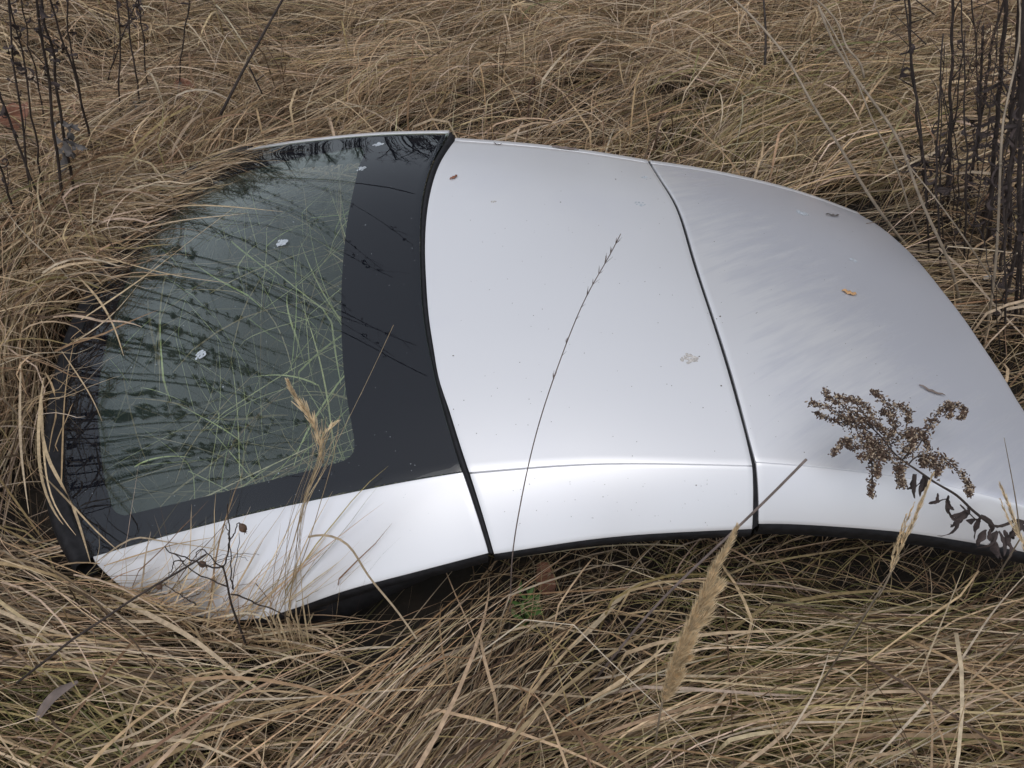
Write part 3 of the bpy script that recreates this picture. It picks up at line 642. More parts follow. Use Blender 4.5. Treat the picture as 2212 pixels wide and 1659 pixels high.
# long single blades lying on top in the foreground
qa, qb, qc = zoomer(0, 1450, 2.4578), zoomer(850, 1400, 2.602), zoomer(1660, 1400, 2.458)
for q, w, z, c in ((qa, .007, .16, [(-150, 110), (0, 190), (250, 290), (500, 370), (750, 470)]), (qa, .0055, .14, [(-120, 200), (0, 270), (300, 420), (600, 570), (1000, 720)]), (qa, .0095, .15, [(640, 80), (700, 100), (950, 230), (1150, 340), (1400, 530), (1600, 680), (1750, 750)]),
                   (qa, .0055, .17, [(500, 1040), (800, 960), (1150, 750), (1500, 570), (1800, 470), (2250, 425)]), (qa, .005, .16, [(600, 1060), (1100, 960), (1600, 830), (2160, 785)]), (qa, .004, .17, [(1200, 800), (1300, 760), (1700, 730), (2300, 685)]), (qa, .007, .14, [(740, 250), (850, 255), (1010, 250)]),
                   (qa, .006, .17, [(450, 1120), (800, 1020), (1150, 990), (1400, 1080), (1590, 1150)]), (qb, .005, .15, [(0, 590), (200, 570), (430, 570)]), (qb, .009, .18, [(1480, 590), (1700, 380), (1900, 180), (2010, 140), (2070, 150), (2110, 220)]), (qb, .0045, .16, [(780, 700), (1200, 470), (1700, 190), (2020, 0)]),
                   (qb, .0042, .16, [(-200, 890), (0, 880), (300, 850), (620, 848)]), (qb, .006, .16, [(550, 1060), (1000, 820), (1300, 860), (1700, 900), (2250, 1010)]), (qb, .005, .17, [(1650, 775), (1900, 745), (2250, 757)]), (qb, .005, .15, [(1000, 490), (1330, 425), (1560, 470), (1750, 480)]), (qc, .0045, .18, [(0, 820), (300, 800), (650, 850)]), (qc, .0055, .17, [(290, 955), (430, 790), (450, 900)]),
                   (qc, .0045, .22, [(1270, 1250), (1500, 1000), (1750, 720), (2000, 350), (2250, 60)]), (qc, .0035, .2, [(900, 1250), (1200, 900), (1500, 650), (1700, 480)]), (qc, .0028, .24, [(1560, 740), (1700, 400), (1860, 0)]), (qc, .005, .18, [(60, 712), (400, 715), (710, 727)]), (qc, .004, .17, [(600, 560), (1000, 400), (1400, 300), (1900, 150)]), (qc, .004, .17, [(0, 640), (350, 500), (700, 425), (1040, 520)]),
                   (qc, .0035, .2, [(750, 1100), (950, 760), (1020, 540)]), (qc, .004, .16, [(200, 1150), (700, 1010), (1300, 990), (1900, 900)])):
    P = [at(*q(*k), z+random.uniform(-.015, .015)) for k in c]; gr.path(P, w, random.uniform(-.5, .5), np.array(random.choice([(.52, .41, .28), (.54, .45, .34), (.46, .37, .25)])), 16)
# thinner cover outside the view
n = 16000; x = rng.uniform(-6, 6, n); y = rng.uniform(-2.5, 9, n); k = ~((np.abs(x) < .78+.43*y+.4) & (y < 4.7) & (y > 0)) & ~under_roof(x, y); x, y = x[k], y[k]; n = len(x)
gr.add(x, y, rng.normal(.4, .8, n), rng.uniform(.4, .9, n), rng.uniform(.03, .16, n), rng.uniform(.0, .14, n), np.zeros(n), rng.uniform(.004, .011, n), rng.normal(0, .5, n), np.zeros(n), np.full(n, .5), rng.normal(0, .4, n), colours(x, y, n), 6)
gr.build('dry_grass', M['straw'])

# grass growing below the rear window
ug = Blades(); n = 215
uu = rng.beta(1.5, 1.0, n); vv = rng.uniform(.03, .98, n); P = G(np.clip(uu, .02, .98), vv); hh = P[:, 2]; x, y = P[:, 0], P[:, 1]
L = rng.uniform(.16, .55, n)
gc = (np.array([(.58, .56, .36), (.64, .60, .44), (.46, .48, .27), (.60, .53, .40)])*np.array([.84, .88, .66]))[rng.integers(0, 4, n)]*rng.uniform(.7, 1.2, (n, 1))
RCLEAR = 0
ug.add(x, y, rng.choice([.9, 2.2, -.4, 1.6], n)+rng.normal(0, .4, n), L, rng.uniform(.0, .05, n), rng.uniform(0, .08, n), np.maximum(0, np.minimum(L*.7, hh-.12))*rng.uniform(.1, 1, n), rng.choice([.0010, .0013, .0016, .0021, .0028, .005], n), rng.normal(0, .26, n), np.where(rng.random(n) < .12, rng.normal(0, 1, n), 0), rng.uniform(.3, .8, n), rng.normal(0, .6, n), gc, 11)
n = 220; uu = rng.uniform(.02, .98, n); vv = rng.uniform(.03, .98, n); P = G(uu, vv)
ug.add(P[:, 0], P[:, 1], rng.uniform(0, 6.28, n), rng.uniform(.2, .5, n), rng.uniform(0, .03, n), rng.uniform(0, .02, n), np.zeros(n), rng.choice(MIXW, n), rng.normal(0, .4, n), np.zeros(n), np.full(n, .5), rng.normal(0, .6, n), colours(P[:, 0], P[:, 1], n)*.8, 7)
RCLEAR = .8
ug.build('grass_under_window', M['straw'])

# blades bent over the rear window and its edge
dg = Blades()
def drape(px, w, c=None, lift=.012):
    pts = []
    for (a, b) in px:
        p, nn = hit(a, b)
        pts.append(p+nn*lift*random.uniform(.5, 2) if p is not None else at(a, b, .13+.05*random.random()))
    dg.path(pts, w, random.uniform(-.6, .6), np.array(c or random.choice([(.52, .40, .25), (.48, .38, .26), (.42, .30, .17)]))*random.uniform(.85, 1.15))
q1 = zoomer(0, 200, 2.37)
for w, c in ((.006, [(430, 880), (700, 820), (1000, 770), (1300, 765), (1690, 800)]), (.005, [(440, 1000), (760, 900), (1100, 850), (1400, 830), (1500, 825)]), (.005, [(480, 1420), (900, 1180), (1130, 980), (1400, 780)]),
             (.006, [(430, 1130), (560, 1270), (680, 1450), (770, 1659)]), (.004, [(500, 1010), (800, 1120), (1100, 1180), (1370, 1225)]), (.005, [(650, 690), (900, 640), (1120, 580), (1260, 555), (1300, 580)]),
             (.004, [(960, 600), (1250, 480), (1500, 465), (1650, 435), (1720, 390)]), (.004, [(1150, 400), (1290, 490), (1430, 580)]), (.006, [(700, 560), (780, 600), (850, 690), (870, 720)]), (.005, [(480, 1480), (420, 1540), (540, 1560), (660, 1570)]),
             (.005, [(350, 1110), (600, 1160), (900, 1170), (1150, 1160)]), (.004, [(600, 960), (800, 980), (1000, 970), (1130, 940)]), (.004, [(640, 780), (900, 770), (1100, 720), (1330, 640)]), (.005, [(500, 940), (700, 900), (940, 880), (1080, 860)]),
             (.0045, [(300, 1350), (500, 1290), (640, 1280), (760, 1260)]), (.004, [(450, 1600), (700, 1400), (930, 1130), (1060, 1010)])):
    drape([q1(*k) for k in c], w)
for w, c in ((.007, [(240, 210), (215, 450), (230, 760), (300, 950), (350, 1020)]), (.007, [(220, 380), (255, 620), (330, 780), (420, 930), (480, 1060), (500, 1230)]), (.005, [(250, 180), (300, 290), (350, 430), (290, 500), (270, 620)]),
             (.004, [(360, 820), (375, 560), (400, 280), (440, 0)]), (.004, [(210, 720), (420, 920), (560, 1060), (720, 1190)]), (.006, [(115, 120), (110, 450), (125, 700), (160, 960)]), (.003, [(340, 60), (500, 290), (600, 470)]),
             (.005, [(230, 300), (250, 700), (330, 960), (420, 1080)]), (.004, [(520, 1240), (760, 1100), (900, 1110), (1200, 1150), (1420, 1200)]), (.004, [(600, 1250), (850, 1170), (1000, 1130), (1240, 1090)])):
    drape([q2(*k) for k in c], w)
# many finer ones rooted along the rear edge and lying towards the pane
n = 900; u = rng.random(n); i = (u**.8*60).astype(int); ed = crv(REAR, 70)[6:68][np.minimum(i, 61)]
x = ed[:, 0]-rng.uniform(.05, .30, n); y = ed[:, 1]+rng.normal(0, .05, n); t = (ed[:, 1]-.86)/1.2
RCLEAR = .8
dg.add(x, y, np.interp(t, [0, .3, .7, 1], [1.3, .75, .35, .05])+rng.normal(0, .3, n), rng.uniform(.25, .5, n)*np.interp(t, [0, .35, 1], [.55, .8, 1.1]), rng.uniform(.04, .12, n), rng.uniform(.03, .1, n), np.zeros(n), rng.choice(MIXW, n), rng.normal(-.5, .4, n), np.where(rng.random(n) < .15, rng.normal(0, .6, n), 0), rng.uniform(.3, .8, n), rng.normal(0, .5, n), colours(x, y, n), 10, over=True)
# a fringe rooted in front of the near rear pillar
n = 240; px = rng.uniform(120, 640, n); pts = np.array([at(a, np.interp(a, [100, 200, 430, 560, 700], [1240, 1270, 1370, 1395, 1360])+rng.uniform(0, 50), .03) for a in px])
dg.add(pts[:, 0], pts[:, 1], np.where(rng.random(n) < .85, rng.normal(.0, .28, n), rng.normal(1.0, .6, n)), rng.uniform(.15, .36, n), rng.uniform(.02, .06, n), rng.uniform(.04, .10, n), np.where(rng.random(n) < .12, rng.uniform(.03, .12, n), 0), rng.choice(MIXW[:6], n), rng.normal(0, .3, n), np.where(rng.random(n) < .2, rng.normal(0, .7, n), 0), rng.uniform(.3, .8, n), rng.normal(0, .5, n), colours(pts[:, 0], pts[:, 1], n)*1.05, 9, over=True)
dg.build('draped_grass', M['straw'])

# ------------------------------------------------------------------ standing and leaning plants
def vpath(px, Y):                      # pixels of an upright plant standing at depth Y (a number, or one per pixel)
    Ys = np.full(len(px), Y, float) if np.isscalar(Y) else Y
    return np.array([atY(a, b, c) for (a, b), c in zip(px, Ys)])
def plant(name, label, cat, base, group=None):
    return empty(name, label, cat, tuple(map(float, base)), group)
def sub(mb, name, m, root, label=None):
    o = mb.build(name, m, root, loc=tuple(root.location)); return tag(o, label)
def extend(P, L):                      # carry a stalk on past the frame
    d = P[-1]-P[-2]; d /= np.linalg.norm(d)
    return np.r_[P, [P[-1]+d*L*.5+np.array([random.uniform(-.02, .02), random.uniform(-.02, .02), 0]), P[-1]+d*L+np.array([random.uniform(-.05, .05), random.uniform(-.05, .05), -.01])]]
def wob(P, a):
    return P+np.c_[rng.normal(0, a, (len(P), 2)), np.zeros(len(P))]
def curled(mb, p, d, L, w, turns=1.2, mi=0):
    d = np.asarray(d, float); d /= np.linalg.norm(d); n = 9; pts = [np.array(p, float)]; cur = d.copy(); ax = np.cross(d, rng.normal(0, 1, 3)); ax /= np.linalg.norm(ax)
    for k in range(n-1):
        a = turns*6.28/n*(.3+1.2*k/n); cur = cur*math.cos(a)+np.cross(ax, cur)*math.sin(a)+np.array([0, 0, -.12]); cur /= np.linalg.norm(cur); pts.append(pts[-1]+cur*L/n+ax*rng.normal(0, .04)*L/n)
    t = np.linspace(0, 1, n); mb.ribbon(pts, w*np.sin(np.pi*np.clip(t*.9+.08, 0, 1))**.7*rng.uniform(.7, 1.2, n), roll=rng.uniform(-1, 1)+t*rng.uniform(-2, 2), mi=mi, fold=rng.uniform(.05, .3))
ORD = ['first', 'second', 'third', 'fourth', 'fifth', 'sixth', 'seventh', 'eighth', 'ninth', 'tenth', 'eleventh', 'twelfth', 'thirteenth', 'fourteenth', 'fifteenth', 'sixteenth', 'seventeenth']

# dark stalks at the upper left: base pixel, frame-top pixel, radius, withered clump position along it (or none)
q7 = zoomer(0, 0, 2.4578)
LEFT = [((150, 1520), (-5, 1000), .0045, .1), ((311, 1404), (-10, 560), .0048, None), ((218, 1394), (35, 0), .0040, None), ((290, 1250), (65, 0), .0036, None), ((275, 800), (135, 0), .0035, None), ((415, 1404), (228, 0), .0055, None), ((482, 1290), (262, 0), .0055, .50),
        ((592, 990), (318, 0), .0048, None), ((520, 820), (405, 0), .004, None), ((735, 760), (716, 0), .0042, None), ((872, 760), (778, 0), .004, .12), ((925, 660), (845, 0), .0036, None), ((1095, 690), (1160, 0), .0034, .15), ((640, 560), (830, 0), .0034, None)]
WHERE = ['at the left frame edge', 'beside the withered clump by the left edge', None]
for k, (b, t, r, cl) in enumerate(LEFT):
    bp, tp = q7(*b), q7(*t)
    P0 = at(bp[0], bp[1], .06); P = crv(vpath([bp, ((bp[0]*2+tp[0])/3+rng.normal(0, 2), (bp[1]*2+tp[1])/3), ((bp[0]+2*tp[0])/3+rng.normal(0, 2), (bp[1]+2*tp[1])/3), tp], P0[1]+np.array([0, .0, .01, .02])*rng.uniform(-2, 2)), 10)
    P[1:] = wob(P[1:], .003); P = extend(P, rng.uniform(.6, 1.15)); P = crv(P, 24); r *= .85
    lab = ORD[k]+' from the left of the thin dark weed stalks at the upper left'
    if cl is not None and k not in (3,): lab = ('short dark weed stalk with a grey withered clump at the left frame edge' if k == 0 else 'dark weed stalk holding a withered grey clump halfway up, upper left' if k == 6 else ORD[k]+' from the left of the dark stalks, with a withered clump low down')
    st = plant('weed_stalk', lab, 'weed stalk', P[0], 'dark weed stalks at the upper left')
    mb = MB(); mb.tube(P, np.linspace(r, r*.45, len(P)), 6); sub(mb, 'stem', M['weed'], st)
    mb = MB()
    for j in range(16): i = rng.integers(9, len(P)-1); curled(mb, P[i], [rng.normal(), rng.normal(), -.3], rng.uniform(.03, .08), rng.uniform(.006, .014))
    for j in range(5): i = rng.integers(3, len(P)-1); d = np.array([rng.normal(), rng.normal(), .9]); d /= np.linalg.norm(d); mb.tube([P[i], P[i]+d*.04, P[i]+d*rng.uniform(.06, .16)+[0, 0, .02]], [.0014, .0011, .0006], 4)
    sub(mb, 'withered_leaves', M['weed_leaf'], st)
    if cl is not None:
        mb = MB(); i = cl*9
        for j in range(16):
            q = P[int(np.clip(i+rng.uniform(0, 2.2), 0, len(P)-1))]+rng.normal(0, .006, 3); curled(mb, q, [rng.normal(0, .6), rng.normal(0, .6), -.8], rng.uniform(.05, .11), rng.uniform(.012, .026), .7)
        sub(mb, 'leaf_clump', M['grey_leaf'], st)
for k in range(28):                    # more of the same stand beyond the left frame edge, mirrored in the rear window
    x, y = rng.uniform(-2.3, -1.55), rng.uniform(1.15, 2.5); 
    if x > -.78-.43*y: x = -.80-.43*y-rng.uniform(0, .5)
    h = rng.uniform(.9, 1.7); P = crv([(x, y, 0), (x+rng.normal(0, .03), y+rng.normal(0, .03), h*.5), (x+rng.normal(0, .10), y+rng.normal(0, .10), h)], 22)
    st = plant('weed_stalk', 'dark weed stalk standing beyond the left edge, mirrored in the rear window', 'weed stalk', P[0], 'weed stalks mirrored in the window'); r = rng.uniform(.0035, .0055)
    mb = MB(); mb.tube(P, np.linspace(r, r*.45, 22), 6)
    for j in range(6): i = rng.integers(6, 20); d = np.array([rng.normal(), rng.normal(), .9]); d /= np.linalg.norm(d); mb.tube([P[i], P[i]+d*.05, P[i]+d*rng.uniform(.08, .22)+[0, 0, .02]], [.0016, .0012, .0006], 4)
    sub(mb, 'stem', M['weed'], st); mb = MB(); c0 = rng.integers(7, 17)
    for j in range(18): i = int(np.clip(rng.normal(c0, 2.2), 4, 21)); curled(mb, P[i], [rng.normal(), rng.normal(), -.3], rng.uniform(.05, .10), rng.uniform(.012, .028))
    sub(mb, 'withered_leaves', M['weed_leaf'], st)
# slanting brown stem at the top
P = crv(vpath([q7(1355, 705), q7(1480, 460), q7(1600, 240), q7(1735, 0)], [2.3, 2.34, 2.38, 2.42]), 12); P = extend(P, .3)
st = plant('weed_stalk', 'single brown stem slanting to the right behind the rear window', 'weed stalk', P[0]); mb = MB(); mb.tube(P, np.linspace(.0045, .003, len(P)), 6); sub(mb, 'stem', M['weed'], st)
P = crv(vpath([q7(1610, 575), q7(1560, 470), q7(1530, 410)], [2.5]*3), 8); mb = MB(); mb.tube(P, .0028, 5); mb.tube([P[3], P[3]+[.03, 0, .02]], .0018, 4)
tag(mb.build('twig', M['weed'], loc=tuple(P[0])), 'short dark twig right of the slanting brown stem behind the window', 'twig')

# dark stalks with hanging curled leaves at the right: base pixel, top pixel, radius, leaf count, leaf span
qt = zoomer(1660, 0, 2.4578)
THK = {3: 'short leaning dark stalk close behind the front corner, thicket at the right', 4: 'thick black stalk running to the frame top, leaves crowded along its whole length', 5: 'black stalk leaning right with dense curled leaves, inside the right-hand thicket', 6: 'leafy black stalk ending below the fuzzy seed head in the right thicket', 7: 'rightmost tall black stalk touching the right frame edge',
       8: 'bare brown stalk slanting right across the thicket at the right edge', 9: 'lowest dark stalk in the right thicket, beside the front panel corner', 10: 'thin bare stalk slanting up right behind the front edge of the roof', 11: 'upright black leafy stalk second from the right frame edge', 12: 'short low twig-like stalk leaning out of the right frame edge', 13: 'thin faint stalk leaning slightly left, between the two leftmost leafy stalks'}
RIGHT = [((1625, 1420), (1510, 0), .0048, 7, (.42, .62)), ((1740, 1475), (1775, 0), .0055, 9, (.38, .62)), ((1850, 1400), (2010, 330), .0055, 12, (.3, .85)), ((1925, 1560), (2060, 980), .006, 4, (.2, .9)), ((1990, 1640), (2100, 0), .0072, 16, (.35, .98)), ((2045, 1560), (2200, 300), .0065, 14, (.2, .9)), ((2110, 1700), (2140, 560), .006, 12, (.1, .9)), ((2160, 1900), (2215, 0), .0065, 16, (.1, .9)),
         ((1900, 1700), (2180, 560), .005, 4, (.3, .9)), ((2150, 2150), (2230, 900), .0055, 6, (.1, .8)), ((2000, 1950), (2190, 700), .0045, 4, (.3, .9)), ((2185, 1500), (2170, 120), .0055, 12, (.3, .95)), ((2060, 2080), (2225, 1300), .006, 3, (.2, .8)), ((1955, 1330), (1900, 100), .003, 3, (.5, .9))]
for k, (b, t, r, nl, span) in enumerate(RIGHT):
    bp, tp = qt(*b), qt(*t); P0 = at(bp[0], bp[1], .05); Yb = max(P0[1], 1.15 if k not in (9, 12) else 1.0)
    P = crv(vpath([bp, ((bp[0]*2+tp[0])/3+rng.normal(0, 3), (bp[1]*2+tp[1])/3), ((bp[0]+2*tp[0])/3+rng.normal(0, 3), (bp[1]+2*tp[1])/3), tp], Yb+np.array([0, 0, .01, .0])), 16)
    if tp[1] < 300: P = extend(P, rng.uniform(.1, .4)); 
    P[2:] = wob(P[2:], .0022); P = crv(P, 24); r *= .82
    st = plant('leafy_stalk', ['leftmost dark stalk of the right-hand thicket, leaves curled in one bunch', 'upright dark stalk with curled black leaves, second from left in the thicket', 'bushy brown stalk leaning right with leaves hanging all along it'][k] if k < 3 else THK[k], 'weed stalk', P[0], 'dark leafy stalks at the right edge' if k > 2 else None)
    mb = MB(); mb.tube(P, np.linspace(r, r*.6, len(P))*1.15, 6)
    for j in range(4): i = rng.integers(4, len(P)-2); mb.tube([P[i], P[i]+[rng.normal(0, .03), rng.normal(0, .03), .03], P[i]+[rng.normal(0, .06), rng.normal(0, .06), .09]], [.002, .0016, .0008], 4)
    sub(mb, 'stem', M['weed'], st)
    for j in range(nl):
        mb = MB(); i = int((span[0]+(span[1]-span[0])*rng.random())*15)
        for q in range(2): curled(mb, P[min(i, 23)], [rng.normal(0, .8), rng.normal(0, .8), -.6], rng.uniform(.06, .12), rng.uniform(.005, .012), rng.uniform(.5, 1.4))
        sub(mb, 'dead_leaf', M['weed_leaf'], st)
for k in range(16):
    bx = rng.uniform(1960, 2225); by = np.interp(bx, [1960, 2060, 2140, 2225], [560, 690, 800, 930])-rng.uniform(0, 130); tx = bx+rng.normal(25, 75); ty = by-rng.uniform(280, 700)
    P0 = at(bx, by, .04); P = wob(crv(vpath([(bx, by), ((bx+tx)/2+rng.normal(0, 14), (by+ty)/2), (tx, ty)], P0[1]+np.array([0, .02, .05])), 14), .002); r = rng.uniform(.0016, .0036)
    if ty < 60: P = extend(P, .2)
    st = plant('thicket_stem', 'thin bare stem tangled among the thicker dark stalks of the right thicket', 'weed stalk', P[0], 'thin stems tangled in the right thicket'); mb = MB(); mb.tube(P, np.linspace(r, r*.5, len(P)), 5)
    for j in range(5): i = rng.integers(4, 13); d = np.array([rng.normal(), rng.normal(0, .4), .8]); d /= np.linalg.norm(d); mb.tube([P[i], P[i]+d*.04+[0, 0, .01], P[i]+d*rng.uniform(.06, .14)], [.0012, .0009, .0004], 3)
    sub(mb, 'stem', M['weed'], st)
    if k % 3 == 0:
        for j in range(4): mb = MB(); curled(mb, P[rng.integers(3, 13)], [rng.normal(), rng.normal(), -.5], rng.uniform(.05, .09), rng.uniform(.008, .014)); sub(mb, 'dead_leaf', M['weed_leaf'], st)
# fuzzy brown seed head among them
P = crv(vpath([qt(1930, 900), qt(1950, 420), qt(1960, 160)], [1.9, 1.88, 1.86]), 12); st = plant('seed_head_weed', 'dead weed with a loose fuzzy brown seed head at the upper right', 'weed', P[0])
mb = MB(); mb.tube(P, .003, 5); sub(mb, 'stem', M['weed'], st); mb = MB()
for j in range(420):
    i = rng.integers(5, 12); c = P[i]+rng.normal(0, .035, 3); d = rng.normal(0, 1, 3); d /= np.linalg.norm(d); e = np.cross(d, rng.normal(0, 1, 3)); e /= np.linalg.norm(e); s_ = rng.uniform(.002, .005)
    mb.add([c-d*s_, c+e*s_*.6, c+d*s_, c-e*s_*.6], [(0, 1, 2, 3)])
for j in range(40): i = rng.integers(4, 11); d = rng.normal(0, 1, 3)+[0, 0, 1]; d /= np.linalg.norm(d); mb.tube([P[i], P[i]+d*.05], [.001, .0005], 3)
tag(sub(mb, 'seed_head', M['seed'], st), kind='stuff')

# tan canes crossing over the front panel's far corner
CANES = [([(1490, 800), (1400, 700), (1200, 420), (1060, 190), (960, 30), (900, -60)], 'q5', .0047, 'thick tan cane bent low over the front panel'),
         ([(1770, 1160), (1690, 850), (1560, 560), (1480, 360), (1400, 140), (1320, 0)], 'q5', .0042, 'long tan cane rising right behind the front edge'),
         ([(1545, 780), (1450, 520), (1380, 290), (1300, 130), (1240, 10)], 'q5', .0030, 'thin tan cane between the two longer canes'),
         ([(1900, 1330), (1960, 900), (1985, 500), (2000, 120), (2010, 0)], 'q5', .0036, 'upright pale cane standing among the dark stalks at the right'),
         ([(2130, 1250), (1900, 880), (1620, 480), (1450, 270)], 'q5', .0024, 'slender grey cane leaning left through the dark stalks')]
q5 = zoomer(1660, 300, 2.37)
for px, _, r, lab in CANES:
    pp = [q5(*k) for k in px]; Y0 = max(at(pp[0][0], pp[0][1], .1)[1], 1.3)
    P = crv(vpath(pp, Y0+np.linspace(0, .12, len(pp))), 18)
    d = P[0]-P[1]; d /= np.linalg.norm(d); P = np.r_[[P[0]+d*max(0.02, (P[0][2]-.04)/max(.3, -d[2]))], P]
    if pp[-1][1] < 300: P = extend(P, .35)
    mb = MB(); mb.tube(crv(P, 26), np.linspace(r, r*.6, 26), 7)
    for k in (5, 10, 16, 21): c = crv(P, 26)[k]; dd = crv(P, 26)[k+1]-c; dd /= np.linalg.norm(dd); mb.tube([c-dd*.003, c, c+dd*.003], [r*.8, r*1.15, r*.8], 7)
    tag(mb.build('dry_cane', M['cane'], loc=tuple(P[0])), lab, 'cane', 'tan canes over the front panel')
for px, lab in (([(1230, 480), (1200, 380), (1130, 300), (1100, 230), (1060, 130), (940, 0)], 'pale crooked cane high above the olive tuft at the top right'), ([(620, 400), (625, 250), (620, 100), (610, -20)], 'thin dark upright stem at the top, left of the olive tuft')):
    pp = [qt(*k) for k in px]; P = crv(vpath(pp, 2.35+np.linspace(0, .1, len(pp))), 16); P = extend(P, .2); mb = MB(); mb.tube(P, np.linspace(.004, .0025, len(P)), 6)
    tag(mb.build('dry_cane', M['cane'] if 'pale' in lab else M['weed'], loc=tuple(P[0])), lab, 'cane')

# thin grass stalk leaning across the middle panel
P = crv(vpath([(1103, 1290), (1107, 1200), (1124, 1090), (1160, 930), (1213, 770), (1272, 630), (1312, 560), (1341, 505)], .735), 40)
P = np.r_[[P[0]+[-.004, -.02, -(P[0][2]-.0)]], P]
st = plant('grass_stalk', 'thin dark grass stalk rising across the middle panel', 'grass stalk', P[0]); mb = MB(); mb.tube(P, np.linspace(.0014, .0005, len(P)), 5); sub(mb, 'stem', M['greycane'], st)
mb = MB()
for j in range(46):
    i = int(41-1-rng.random()**1.6*13); d = P[min(i+1, 40)]-P[i-1]; d /= np.linalg.norm(d); s_ = np.cross(d, rng.normal(0, 1, 3)); s_ /= np.linalg.norm(s_); L = rng.uniform(.006, .015)
    mb.ribbon([P[i], P[i]+(d*.85+s_*.3)*L*.5, P[i]+(d*.9+s_*.35)*L], [.0005, .0010, .0003])
tag(sub(mb, 'spikelets', M['greycane'], st), kind='stuff')

# bare stick leaning over the sill
P = crv(vpath([(1340, 1400), (1434, 1291), (1580, 1152), (1680, 1055), (1742, 992)], [.60, .62, .655, .675, .69]), 14); d = P[0]-P[1]; d /= np.linalg.norm(d)
P = np.r_[[P[0]+d*.12], P]; mb = MB(); mb.tube(P, np.linspace(.0022, .0019, len(P)), 6)
tag(mb.build('bare_stick', M['greycane'], loc=tuple(P[0])), 'straight bare stick leaning over the second seam and sill', 'stick')

# feathery reed heads in front of the roof
def feather(mb, A, n, L, w, ang, t0=.0, jit=1.0, clump=0):
    N = len(A)-1; cl = rng.uniform(0, 1, max(clump, 1)); 
    for j in range(n):
        u = t0+(1-t0)*rng.random(); 
        if clump: u = float(np.clip(cl[rng.integers(clump)]+rng.normal(0, .05), 0, .999))
        i = min(int(u*N), N-1); f = u*N-i; p = A[i]*(1-f)+A[i+1]*f; d = A[i+1]-A[i]; d /= np.linalg.norm(d)
        s_ = np.cross(d, rng.normal(0, 1, 3)); s_ /= np.linalg.norm(s_); a = ang*rng.uniform(.3, 1.3); e = d*math.cos(a)+s_*math.sin(a); l = L*rng.uniform(.5, 1.2)*(math.sin(math.pi*min(1, .18+.8*u))**.7+.15)
        c = np.array([.84, .68, .45])*rng.uniform(.75, 1.15)
        mb.ribbon([p, p+e*l*.5, p+(e*.9+d*.25)*l], [w*.6, w, w*.2], roll=rng.uniform(-1.5, 1.5), col=tuple(c))
P = crv(vpath([(1405, 1720), (1440, 1480), (1470, 1400), (1510, 1310), (1545, 1230), (1572, 1180), (1590, 1142)], [.47, .475, .48, .485, .49, .495, .50]), 30)
st = plant('reed_plume', 'big fluffy tan reed plume standing in front of the sill', 'reed', P[0])
mb = MB(); mb.tube(P, np.linspace(.0022, .0008, 30), 5); sub(mb, 'stem', M['cane'], st)
mb = MB(); A = P[11:]; feather(mb, A, 4600, .027, .0007, .30)
for u, L in ((.03, .10), (.10, .085), (.2, .08), (.33, .07), (.48, .06), (.6, .06)):
    i = int(u*18); d = A[i+1]-A[i]; d /= np.linalg.norm(d); B = crv([A[i], A[i]+d*L*.5+[rng.uniform(.004, .012), 0, 0], A[i]+d*L+[rng.uniform(.012, .026), rng.normal(0, .008), -.004]], 10); feather(mb, B, 900, .024, .0007, .32)
sub(mb, 'plume', M['straw'], st)
for px, Y, n, lab, L in (([(1905, 1270), q6(1270, 1400), q6(1330, 1290), q6(1400, 1120), q6(1480, 950), q6(1545, 790), q6(1592, 680)], .60, 420, 'slim feathery grass head in front of the goldenrod', .016), ([(2240, 1330), q6(2130, 1090), q6(2095, 1000), q6(2050, 880), q6(1990, 730)], .66, 260, 'pale feathery grass head at the right frame edge by the sill', .02)):
    P = crv(vpath(px, Y+np.linspace(-.02, .02, len(px))), 26); d = P[0]-P[1]; d /= np.linalg.norm(d); P = np.r_[[P[0]+np.array([0, -.02, -max(.02, P[0][2]-.03)])], P]
    st = plant('feathery_grass', lab, 'grass', P[0]); mb = MB(); mb.tube(P, np.linspace(.0017, .0006, len(P)), 5); sub(mb, 'stem', M['cane'], st)
    mb = MB(); feather(mb, P[9:], n, L, .0013, .22)
    for u in ((.05, .2, .35) if n > 300 else (.3,)):
        A = P[9:]; i = int(u*(len(A)-1)); d = A[i+1]-A[i]; d /= np.linalg.norm(d); B = crv([A[i], A[i]+d*.05+[-.008, 0, 0], A[i]+d*.10+[-.010, 0, .0]], 8); feather(mb, B, 90, .012, .0012, .25)
    sub(mb, 'plume', M['straw'], st)
P = crv(vpath([q6(2110, 1060), q6(2090, 870), q6(2050, 640), q6(2015, 460)], .68), 14); mb = MB(); mb.tube(np.r_[[P[0]+[.03, 0, -.2]], P], np.linspace(.0014, .0004, 15), 4)
tag(mb.build('grass_stalk', M['cane'], loc=tuple(P[0])), 'thin pale grass stem standing up at the right edge over the front panel', 'grass')

